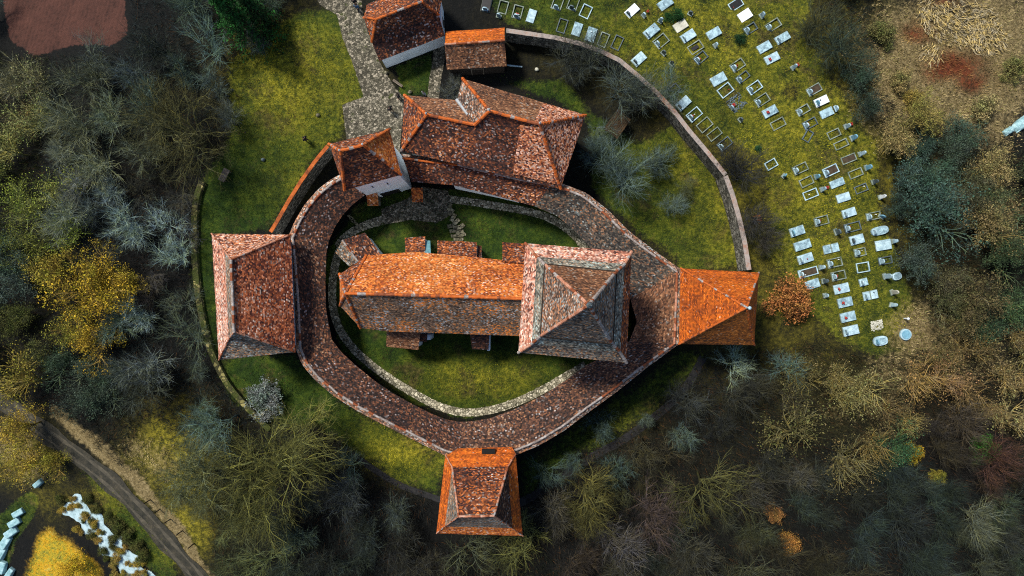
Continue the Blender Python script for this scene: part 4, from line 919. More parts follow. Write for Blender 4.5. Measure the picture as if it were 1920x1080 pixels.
uniq(graves, lambda g: gdesc(g), marks)
def headstone(par, x, y, z, w_, h, mat, dark=False):
    n = 7; pr = [(-w_ / 2, 0), (w_ / 2, 0), (w_ / 2, h * .7)] + [(w_ / 2 * math.cos(math.pi * i / n), h * .7 + h * .3 * math.sin(math.pi * i / n)) for i in range(1, n)] + [(-w_ / 2, h * .7)]
    th = .14; vs = [(x - th / 2, y + a, z + b) for a, b in pr] + [(x + th / 2, y + a, z + b) for a, b in pr]; k = len(pr)
    mb = MB().add(vs, [tuple(range(k))[::-1], tuple(range(k, 2 * k))] + [(i, (i + 1) % k, (i + 1) % k + k, i + k) for i in range(k)])
    return mb
for g in graves:
    p = G(g['u'], g['v']); rz = R(g['a']); L, W = g['L'], g['W']
    nm = {'S': 'grave', 'O': 'grave', 'F': 'grave', 'M': 'grave', 'H': 'gravestone'}[g['k']]
    t = thing(nm, g['label'], 'grave' if nm == 'grave' else 'headstone', p, rz, 'graves in the hillside graveyard' if nm == 'grave' else 'lone headstones in the graveyard')
    t.rotation_euler.x = R(random.uniform(-2, 2)); t.rotation_euler.y = R(random.uniform(-2, 2))
    hx = -L / 2 + .12
    def B(mb, name, mat, bev=.02): return mb.build(name, mat, t, bev, True)
    if g['k'] == 'S':
        hh = random.uniform(.06, .2)
        B(MB().box((0, 0, hh / 2 - .2), (L, W, hh + .4)), 'base', 'g_kerb')
        if 'cross' in g['x']:
            B(MB().box((-L / 4 - .02, 0, hh + .05), (L / 2 - .1, W - .1, .1)), 'slab', g['m']); B(MB().box((L / 4 + .02, 0, hh + .05), (L / 2 - .1, W - .1, .1)), 'slab', g['m'])
        else: B(MB().box((0, 0, hh + .05), (L - .06, W - .06, .1)), 'slab', g['m'])
        top = hh + .1
    elif g['k'] == 'O':
        n = 22; pl = [((L / 2) * abs(math.cos(a)) ** .7 * (1 if math.cos(a) > 0 else -1), (W / 2) * abs(math.sin(a)) ** .7 * (1 if math.sin(a) > 0 else -1)) for a in [2 * math.pi * i / n for i in range(n)]]
        B(MB().prism(pl, -.3, .3), 'slab', g['m'], .03); top = .3
        B(MB().prism([(a * .72, b * .66) for a, b in pl], .303, .36), 'inset_slab', 'g_grey', 0)
    elif g['k'] == 'F':
        k = .11; hh = .16
        fr = MB(); fr.box((0, W / 2 - k / 2, hh / 2 - .1), (L, k, hh + .2)); fr.box((0, -W / 2 + k / 2, hh / 2 - .1), (L, k, hh + .2))
        fr.box((L / 2 - k / 2, 0, hh / 2 - .1), (k, W - 2 * k - .006, hh + .194)); fr.box((-L / 2 + k / 2, 0, hh / 2 - .1), (k, W - 2 * k - .006, hh + .194))
        B(fr, 'kerb', g['m'], .02); top = .03
        if 'soil' in g['x']: B(MB().box((0, 0, .02), (L - 2 * k - .01, W - 2 * k - .01, .14)), 'earth_bed', 'soilbed', .03)
        if 'slab' in g['x']: B(MB().box((-.1, 0, .1), (L * .5, W * .4, .12)), 'slab', 'g_black')
        if 'black' in g['x']: B(MB().box((0, 0, .12), (L - 2 * k - .01, W - 2 * k - .01, .16)), 'slab', 'g_black')
    elif g['k'] == 'M':
        m = MB()
        for _ in range(160):
            a, b = random.uniform(-.5, .5) * L, random.uniform(-.5, .5) * W; r_ = random.uniform(.04, .12); m.ball((a, b, r_ * .4), r_, 5, 3, (1, 1, .7))
        B(m, 'gravel', g['m'], 0); top = .05
        if g['m'] == 'g_dark':
            B(headstone(t, hx, -.1, 0, .5, .8, None), 'headstone', 'g_pale', .02)
    if g['k'] == 'H':
        w_ = max(.4, W * 1.0); h = max(.75, L * 1.5)
        B(MB().box((0, 0, 0), (.42, w_ + .18, .36)), 'plinth', 'g_kerb', .02); B(headstone(t, 0, 0, .18, w_, h, None), 'headstone', g['m'], .02); hx = .25; top = .1
    elif 'head' in g['x'] or 'stub' in g['x'] or 'foot' in g['x']:
        m = 'g_dark' if 'dark' in g['x'] else 'g_blue' if 'blue' in g['x'] else 'g_pale'
        if 'foot' in g['x']: hx = L / 2 + .18
        z0 = .0 if g['k'] == 'F' else top - .05
        B(headstone(t, hx + .1, 0, z0, .55, .95 if g['k'] == 'F' else .7, None), 'headstone', m, .02)
        B(MB().box((hx + .1, 0, z0 + .06), (.3, .72, .16)), 'plinth', 'g_pale', .02)
    if g['k'] in 'SF' and random.random() < .45:
        x_, y_ = random.uniform(-.3, .3) * L, random.uniform(-.25, .25) * W
        B(MB().tube((x_, y_, top - .04), (x_, y_, top + .2), .06, .05, 7), 'lantern', random.choice(('g_white', 'red', 'g_dark', 'g_cream')), 0)
    if 'red' in g['x']:
        m = MB()
        for _ in range(14): m.ball((hx + .42 + random.uniform(-.13, .13), random.uniform(-.15, .15), top + .1 + random.uniform(0, .12)), .075, 5, 4)
        B(m, 'flowers', 'red', 0)

# round cover and lamp post near the graves' lower right corner
p = G(1696, 627); t = thing('well_cover', 'round pale blue cover on the grass below the graves', 'well cover', p)
mb = MB(); n = 28
mb.prism([(p.x + .66 * math.cos(2 * math.pi * i / n), p.y + .66 * math.sin(2 * math.pi * i / n)) for i in range(n)], p.z - .2, p.z + .32); mb.build('rim', 'g_pale', t, .04)
mb = MB(); mb.prism([(p.x + .5 * math.cos(2 * math.pi * i / n), p.y + .5 * math.sin(2 * math.pi * i / n)) for i in range(n)], p.z + .323, p.z + .37); mb.build('lid', 'g_blue', t, .01)
p = G(1695, 597); t = thing('bollard', 'small white post above the round pale blue cover', 'post', p)
MB().tube(p - Vector((0, 0, .2)), p + Vector((0, 0, .8)), .07, .07, 8).build('post', 'plaster', t); MB().ball(p + Vector((0, 0, .85)), .16, 10, 6).build('cap', 'g_white', t)

# ------------------------------------------------------------------ small things
def bench(u, v, L, W, rz, label, name='picnic_table', z=.72, leg=.7):
    p = G(u, v); t = thing(name, label, 'table' if name == 'picnic_table' else 'bench', p, rz)
    tp = MB()
    k = 4 if W > .6 else 2
    for i in range(k): tp.box((0, (i - (k - 1) / 2) * W / k, z), (L, W / k - .02, .06))
    tp.build('top', 'wood', t, .008, True)
    for sx in (-1, 1): MB().box((sx * L * .38, 0, z / 2 - .06), (.1, W * .7, z + .05)).build('leg', 'wood', t, .01, True)
    return t
bench(425, 330, 1.5, .75, R(62), 'weathered wooden table on the lawn left of the lane')
bench(747, 158, 1.3, .3, R(-35), 'low wooden bench beside the small lawn', 'bench', .42)
for (u, v, lb, mt) in ((725, 137, 'squat yellowish stone post below the cottage wall', 'flag'), (769, 173, 'squat yellowish stone post by the large house corner', 'flag'), (1006, 131, 'pale round cap stone in the dark yard below the outer wall', 'g_cream'), (597, 216, 'small grey boulder on the bright lawn', 'flag'), (494, 300, 'dark grey boulder in the grass above the left tower', 'g_dark')):
    p = G(u, v); m = MB(); m.ball((p.x, p.y, p.z + .15), .24, 9, 6, (1, .85, 1.1))
    for q in m.v: q += .06 * Vector((noise.noise(q * 3), noise.noise(q * 3 + Vector((5, 0, 0))), noise.noise(q * 3 + Vector((9, 0, 0)))))
    o = m.build('boulder' if 'boulder' in lb else 'stone_post', mt); tag(o, lb, 'stone')
p0, p1 = G(951, 123, .15), G(979, 126, .15)
o = MB().tube(p0, p1, .1, .08, 7).build('timber_beam', 'g_pale'); tag(o, 'pale squared timber lying on the ground right of the shed', 'beam')
# wood shelter
c = P(1157, 233, 1.8); t = thing('shelter', 'small brown boarded shelter under the bare trees inside the outer wall', 'shelter', (c.x, c.y, terrain(c.x, c.y)), R(55))
g0 = terrain(c.x, c.y)
for sx in (-1, 1):
    for sy in (-1, 1): MB().box((sx * 1.05, sy * .6, .85), (.1, .1, 1.9)).build('post', 'darkwood', t, 0, True)
rf = MB()
for i in range(9): rf.box((0, -.85 + i * .21, 1.75 + i * .045 + random.uniform(0, .02)), (2.7 + random.uniform(-.15, .15), .2, .04))
M['rustboard'] = simple('rusty boards', [(.012, .009, .005), (.04, .024, .010), (.10, .05, .02)], 1.8)
rf.build('roof', 'rustboard', t, 0, True)
# log pile shadows beside it
# trash bales bottom-left
for i, (u, v, a_, s) in enumerate(((75, 905, 40, .8), (38, 960, 30, 1.0), (31, 978, 30, 1.1), (25, 996, 35, 1.2), (14, 1014, 55, 1.3), (6, 1034, 60, 1.3), (8, 1062, 70, 1.1), (22, 1072, 55, .9))):
    p = G(u, v); m = MB(); m.box((0, 0, .22), (1.6 * s, .8 * s, .75), 0, .86)
    lab = ['small blue wrapped bale by the dark shrubs, apart above the row', 'topmost bale of the pale blue row in the lower left corner', 'second bale from the top of the pale blue row', 'third bale from the top of the pale blue row', 'large tilted bale halfway down the pale blue row', 'pale blue bale against the left edge below the large tilted one', 'pale blue bale second from the bottom of the row', 'smallest bale at the bottom end of the pale blue row'][i]
    o = m.build('wrapped_bale', 'bale', None, .09); o.location = p; o.rotation_euler.z = R(a_); tag(o, lab, 'bale', 'pale bales in the lower left corner')
# blue tarp at right edge
for (u, v, L, W, a_, lb) in ((1912, 234, 2.6, 1.3, 35, 'large pale blue tarpaulin heap at the right edge'), (1888, 247, 1.4, .8, 30, 'small pale blue tarpaulin bundle left of the large heap')):
    p = G(u, v); bm = bmesh.new(); bmesh.ops.create_grid(bm, x_segments=14, y_segments=10, size=.5)
    for q in bm.verts:
        e = max(0, 1 - (q.co.x * 2) ** 2) * max(0, 1 - (q.co.y * 2) ** 2)
        q.co = Vector((q.co.x * L * (1 + .15 * noise.noise(q.co * 5)), q.co.y * W, .75 * e ** .4 + .12 * noise.noise(q.co * 6)))
    me = bpy.data.meshes.new('tarp'); bm.to_mesh(me); bm.free(); o = link('tarpaulin', me, 'bale'); o.location = p; o.rotation_euler.z = R(a_); tag(o, lb, 'tarpaulin')
    o.modifiers.new('s', 'SOLIDIFY').thickness = .03
# fence posts along the verge
fp = [(284, 940, 'topmost'), (302, 958, 'second from the top'), (322, 976, 'middle'), (344, 998, 'second from the bottom'), (366, 1022, 'bottom')]
for i, (u, v, lb) in enumerate(fp):
    p = G(u - 2, v - 3); o = MB().tube((0, 0, -.2), (0, 0, 1.5), .07, .06, 6).build('fence_post', 'darkwood'); o.location = p
    tag(o, f'{lb} dark wooden post of the row along the road verge', 'post', 'posts along the road verge')

# ------------------------------------------------------------------ people
def person(u, v, rz, coat, label, arm=.1, stride=.25):
    p = G(u, v); t = thing('person', label, 'person', p, rz)
    def skin(name, pts, edges, mat, sub=1):
        me = bpy.data.meshes.new(name); me.from_pydata([q[:3] for q in pts], edges, []); me.update()
        o = link(name, me, mat, t); o.matrix_parent_inverse = Matrix.Identity(4)
        md = o.modifiers.new('skin', 'SKIN'); md.use_smooth_shade = True
        for sv, q in zip(me.skin_vertices[0].data if me.skin_vertices else [], pts): sv.radius = (q[3], q[3] * (q[4] if len(q) > 4 else 1)); 
        if me.skin_vertices: me.skin_vertices[0].data[0].use_root = True
        s = o.modifiers.new('sub', 'SUBSURF'); s.levels = sub; s.render_levels = sub
        return o
    st = stride
    pts = [(0, 0, .95, .13), (0, 0, 1.2, .13), (0, 0, 1.42, .12), (0, 0, 1.52, .055), (.02, 0, 1.6, .075), (.02, 0, 1.68, .095), (.01, 0, 1.75, .07), (.115, 0, 1.63, .018),
           (st * .5, .1, .5, .07), (st * .6, .1, .09, .045), (st * .6 + .15, .1, .05, .04), (-st * .4, -.1, .5, .07), (-st, -.1, .12, .045), (-st + .14, -.1, .05, .04)]
    ed = [(0, 1), (1, 2), (2, 3), (3, 4), (4, 5), (5, 6), (5, 7), (0, 8), (8, 9), (9, 10), (0, 11), (11, 12), (12, 13)]
    arms = []
    for sg in (1, -1):
        k = len(pts); f = arm * sg
        pts += [(0, sg * .2, 1.4, .065), (f * .5 - .02, sg * .26, 1.12, .045), (f + .06, sg * .26, .88, .032), (f + .09, sg * .26, .80, .034)]
        ed += [(2, k), (k, k + 1), (k + 1, k + 2), (k + 2, k + 3)]
        for j in range(4):
            pts += [(f + .07 + .022 * j, sg * .265, .735, .009), (f + .075 + .02 * j, sg * .25, .70 + .008 * abs(j - 1.5), .008)]; ed += [(k + 3, k + 4 + 2 * j), (k + 4 + 2 * j, k + 5 + 2 * j)]
        pts += [(f + .135, sg * .245, .80, .01), (f + .15, sg * .24, .765, .009)]; ed += [(k + 2, k + 12), (k + 12, k + 13)]
    skin('body', pts, ed, 'skin', 1)
    skin('jacket', [(0, 0, .86, .19), (0, 0, 1.1, .185), (0, 0, 1.38, .17), (0, 0, 1.49, .085)] + [(0, s * .2, 1.4, .1) for s in (1, -1)] + [(arm * s * .5 - .02, s * .27, 1.12, .075) for s in (1, -1)] + [(arm * s + .04, s * .27, .92, .058) for s in (1, -1)],
         [(0, 1), (1, 2), (2, 3), (2, 4), (4, 6), (6, 8), (2, 5), (5, 7), (7, 9)], coat)
    skin('trousers', [(0, 0, .92, .15), (st * .5, .1, .5, .095), (st * .6, .1, .1, .07), (-st * .4, -.1, .5, .095), (-st, -.1, .13, .07)], [(0, 1), (1, 2), (0, 3), (3, 4)], 'cloth_black')
    m = MB(); m.ball((0, 0, 1.715), .118, 10, 7, (1, .92, .85)); m.build('hair', 'hair', t, 0, True)
    return t
person(668, 10, R(100), 'cloth_black', 'person in black walking up the lane left of the cottage')
person(672, 20, R(80), 'cloth_blue', 'person in blue jacket close behind another on the lane')
person(749, 184, R(200), 'cloth_black', 'person in black near the corner of the large house', .05, .12)
person(734, 208, R(-30), 'cloth_black', 'person in black standing alone on the cobbles between gate tower and house', .1, .15)
person(577, 264, R(160), 'cloth_black', 'person in black standing on the lawn left of the gate tower', .1, .1)
person(797, 180, R(60), 'cloth_grey', 'person in grey by the bare shrub above the large house', .1, .12)

# ------------------------------------------------------------------ trees
def set_tint(me, vals):
    a = me.attributes.new('tint', 'FLOAT', 'FACE'); a.data.foreach_set('value', np.array(vals, dtype=np.float32))
class TB:
    """tree mesh builder that keeps a tint per face"""
    def __init__(s): s.v = []; s.f = []; s.t = []
    def tube(s, a, b, ra, rb, n, tint):
        d = b - a
        if d.length < 1e-5: return
        q = d.to_track_quat('Z', 'Y'); k = len(s.v)
        for p, r in ((a, ra), (b, rb)):
            for i in range(n):
                t = 2 * math.pi * i / n; s.v.append(p + q @ Vector((math.cos(t) * r, math.sin(t) * r, 0)))
        for i in range(n): s.f.append((k + i, k + (i + 1) % n, k + (i + 1) % n + n, k + i + n)); s.t.append(tint)
    def blade(s, a, b, w_, tint):
        d = b - a; x = d.cross(Vector((random.uniform(-1, 1), random.uniform(-1, 1), .2)))
        if x.length < 1e-5: return
        x = x.normalized() * w_; k = len(s.v); s.v += [a - x, a + x, b]; s.f.append((k, k + 1, k + 2)); s.t.append(tint)
    def leaf(s, c, sz, tint):
        n = Vector((random.gauss(0, 1), random.gauss(0, 1), random.gauss(.6, .8)))
        if n.length < .01: return
        q = n.to_track_quat('Z', 'Y'); a = random.uniform(0, 6.28); x = q @ Vector((math.cos(a), math.sin(a), 0)) * sz; y = q @ Vector((-math.sin(a), math.cos(a), 0)) * sz * .6
        k = len(s.v); s.v += [c - x, c - y * .9, c + x, c + y]; s.f.append((k, k + 1, k + 2, k + 3)); s.t.append(tint)
    def mesh(s, name):
        me = mesh(s.v, s.f, name); set_tint(me, s.t); return me
def rand_dir(d, spread):
    o = Vector((random.gauss(0, 1), random.gauss(0, 1), random.gauss(0, 1))); o -= d * o.dot(d); 
    if o.length < 1e-3: o = Vector((1, 0, 0))
    return (d * math.cos(spread) + o.normalized() * math.sin(spread)).normalized()
def grow(tr, cr, ends, p, d, L, r, lev, maxl, nb, up, curl):
    tgt = tr if lev == 0 else cr; k = 4 if lev < 3 else 3 if lev < maxl else 2
    q = p; dd = d; pts = [p]; tint = (.4, .7, 1.25, 1.0, .6, .45)[lev] * random.uniform(.6, 1.15) * (1 if lev < maxl else .55)
    for i in range(k):
        dd = (dd + Vector((random.gauss(0, curl), random.gauss(0, curl), random.gauss(0, curl) + up * .12))).normalized()
        qn = q + dd * L / k; ra = r * (1 - .55 * i / k); rb = r * (1 - .55 * (i + 1) / k)
        if lev >= maxl: tgt.blade(q, qn + dd * L / k * .4, max(.0085, ra * .8), tint + random.uniform(-.15, .25))
        else: tgt.tube(q, qn, ra, rb, 7 if lev == 0 else 5 if lev == 1 else 4 if lev == 2 else 3, tint)
        q = qn; pts.append(q)
    if lev >= maxl: ends.append(q); return
    n = nb[lev]
    for i in range(n):
        f = (.45 + .55 * (i + random.random()) / n) if lev == 0 else (.2 + .8 * (i + random.random()) / n)
        j = min(k - 1, int(f * k)); b = pts[j].lerp(pts[j + 1], f * k - j)
        nd = rand_dir(dd, random.uniform(.5, 1.0) if lev else random.uniform(.35, 1.05))
        if nd.z < -.1: nd.z *= -.5; nd.normalize()
        grow(tr, cr, ends, b, nd, L * random.uniform(.52, .78) if lev else L * random.uniform(.8, 1.25) * (.72 if maxl == 5 else 1), r * .5, lev + 1, maxl, nb, up, curl)
    if lev: grow(tr, cr, ends, q, dd, L * .55, r * .45, lev + 1, maxl, nb, up, curl)
def proto(kind, seed):
    random.seed(seed); tr, cr, lf, ends = TB(), TB(), TB(), []
    Z = Vector((0, 0, 1))
    if kind == 'bare':     # unit: about 10 m tall
        grow(tr, cr, ends, Vector((0, 0, -.4)), Z, 4.2, .18, 0, 4, [9, 6, 5, 4], .5, .2)
    elif kind == 'spread':
        grow(tr, cr, ends, Vector((0, 0, -.4)), Z, 3.2, .14, 0, 5, [10, 5, 4, 4, 3], .2, .21)
    elif kind == 'haze':   # very fine twiggy crown
        grow(tr, cr, ends, Vector((0, 0, -.4)), Z, 4.0, .2, 0, 4, [11, 7, 6, 6], .7, .13)
    elif kind == 'shrub':
        for i in range(9):
            d = Vector((random.gauss(0, .5), random.gauss(0, .5), 1)).normalized()
            grow(tr, cr, ends, Vector((random.gauss(0, .12), random.gauss(0, .12), -.1)), d, 1.5, .05, 1, 4, [0, 6, 6, 4], .2, .16)
        tr.tube(Vector((0, 0, -.3)), Vector((0, 0, .35)), .12, .09, 6, .4)
    elif kind in ('leafy', 'sparse'):
        grow(tr, cr, ends, Vector((0, 0, -.4)), Z, 3.4, .22, 0, 3, [10, 7, 6], .3, .16)
        for e in ends:
            tint0 = random.uniform(.15, .95)
            for _ in range(11 if kind == 'leafy' else 3):
                lf.leaf(e + Vector((random.gauss(0, .3), random.gauss(0, .3), random.gauss(0, .22))), random.choice((.05, .07, .09, .12, .16)) * random.uniform(.8, 1.2), min(1, max(0, tint0 + random.gauss(0, .18))))
    elif kind == 'bush':
        for i in range(8):
            d = Vector((random.gauss(0, .6), random.gauss(0, .6), 1)).normalized()
            grow(tr, cr, ends, Vector((0, 0, -.1)), d, 1.3, .05, 1, 3, [0, 6, 6], .2, .16)
        tr.tube(Vector((0, 0, -.3)), Vector((0, 0, .35)), .12, .09, 6, .4)
        for e in ends:
            tint0 = random.uniform(.1, .95)
            for _ in range(16): lf.leaf(e + Vector((random.gauss(0, .16), random.gauss(0, .16), random.gauss(0, .13))), random.uniform(.04, .1), min(1, max(0, tint0 + random.gauss(0, .2))))
    elif kind == 'conifer':
        tr.tube(Vector((0, 0, -.4)), Vector((0, 0, 8)), .22, .04, 7, .4)
        for i in range(150):
            z = random.uniform(.8, 8); rr = (8.4 - z) * .33 * random.uniform(.6, 1.1); a = random.uniform(0, 6.28)
            b = Vector((math.cos(a) * rr, math.sin(a) * rr, z - .25 * rr)); cr.tube(Vector((0, 0, z)), b, .03, .01, 3, .3); t0 = random.uniform(.2, .9)
            for _ in range(34):
                q = Vector((0, 0, z)).lerp(b, random.uniform(.25, 1.02)); lf.leaf(q + Vector((random.gauss(0, .14), random.gauss(0, .14), random.gauss(0, .1))), random.uniform(.06, .13), t0 + random.uniform(-.15, .15))
    out = [('trunk', tr.mesh('trunk'), 'bark'), ('crown', cr.mesh('crown'), 'twig')]
    if lf.f: out.append(('foliage', lf.mesh('foliage'), 'leaf'))
    for _, me, mt in out: me.materials.append(M[mt])
    allv = np.array([tuple(v) for v in cr.v + lf.v]); rad = np.percentile(np.hypot(allv[:, 0], allv[:, 1]), 90); hgt = np.percentile(allv[:, 2], 98)
    return dict(parts=out, r=float(rad), h=float(hgt))
PR = {'bare': [proto('bare', 11 + i) for i in range(4)], 'spread': [proto('spread', 31 + i) for i in range(3)], 'haze': [proto('haze', 51 + i) for i in range(3)],
      'shrub': [proto('shrub', 71 + i) for i in range(3)], 'leafy': [proto('leafy', 91 + i) for i in range(3)], 'sparse': [proto('sparse', 111 + i) for i in range(2)], 'bush': [proto('bush', 131 + i) for i in range(3)], 'conifer': [proto('conifer', 151)]}
random.seed(99)
def plant(kind, u, v, rpx, col, label, cat, name, group=None, leafcol=None, hs=1.0):
    """crown centred on photo pixel (u, v) with radius rpx; the foot is found on the ground below it"""
    pr = random.choice(PR[kind]); z = 0
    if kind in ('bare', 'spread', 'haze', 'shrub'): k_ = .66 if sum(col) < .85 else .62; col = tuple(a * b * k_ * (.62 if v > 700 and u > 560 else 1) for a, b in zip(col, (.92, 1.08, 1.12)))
    for _ in range(5):
        k = (H - z) / F; s = rpx * k / pr['r']; q = P(u, v, z); g = terrain(q.x, q.y); z = g + .68 * pr['h'] * s * hs
    q = P(u, v, z); g = terrain(q.x, q.y)
    t = thing(name, label, cat, (q.x, q.y, g), random.uniform(0, 6.28), group); t.scale = (s, s, s * hs)
    for nm, me, mt in pr['parts']:
        o = bpy.data.objects.new(nm, me); C.objects.link(o); o.parent = t
        c = leafcol if (nm == 'foliage' and leafcol) else col
        if nm == 'trunk': c = tuple(a * .6 for a in col)
        o.color = (*c, 1)
    return t
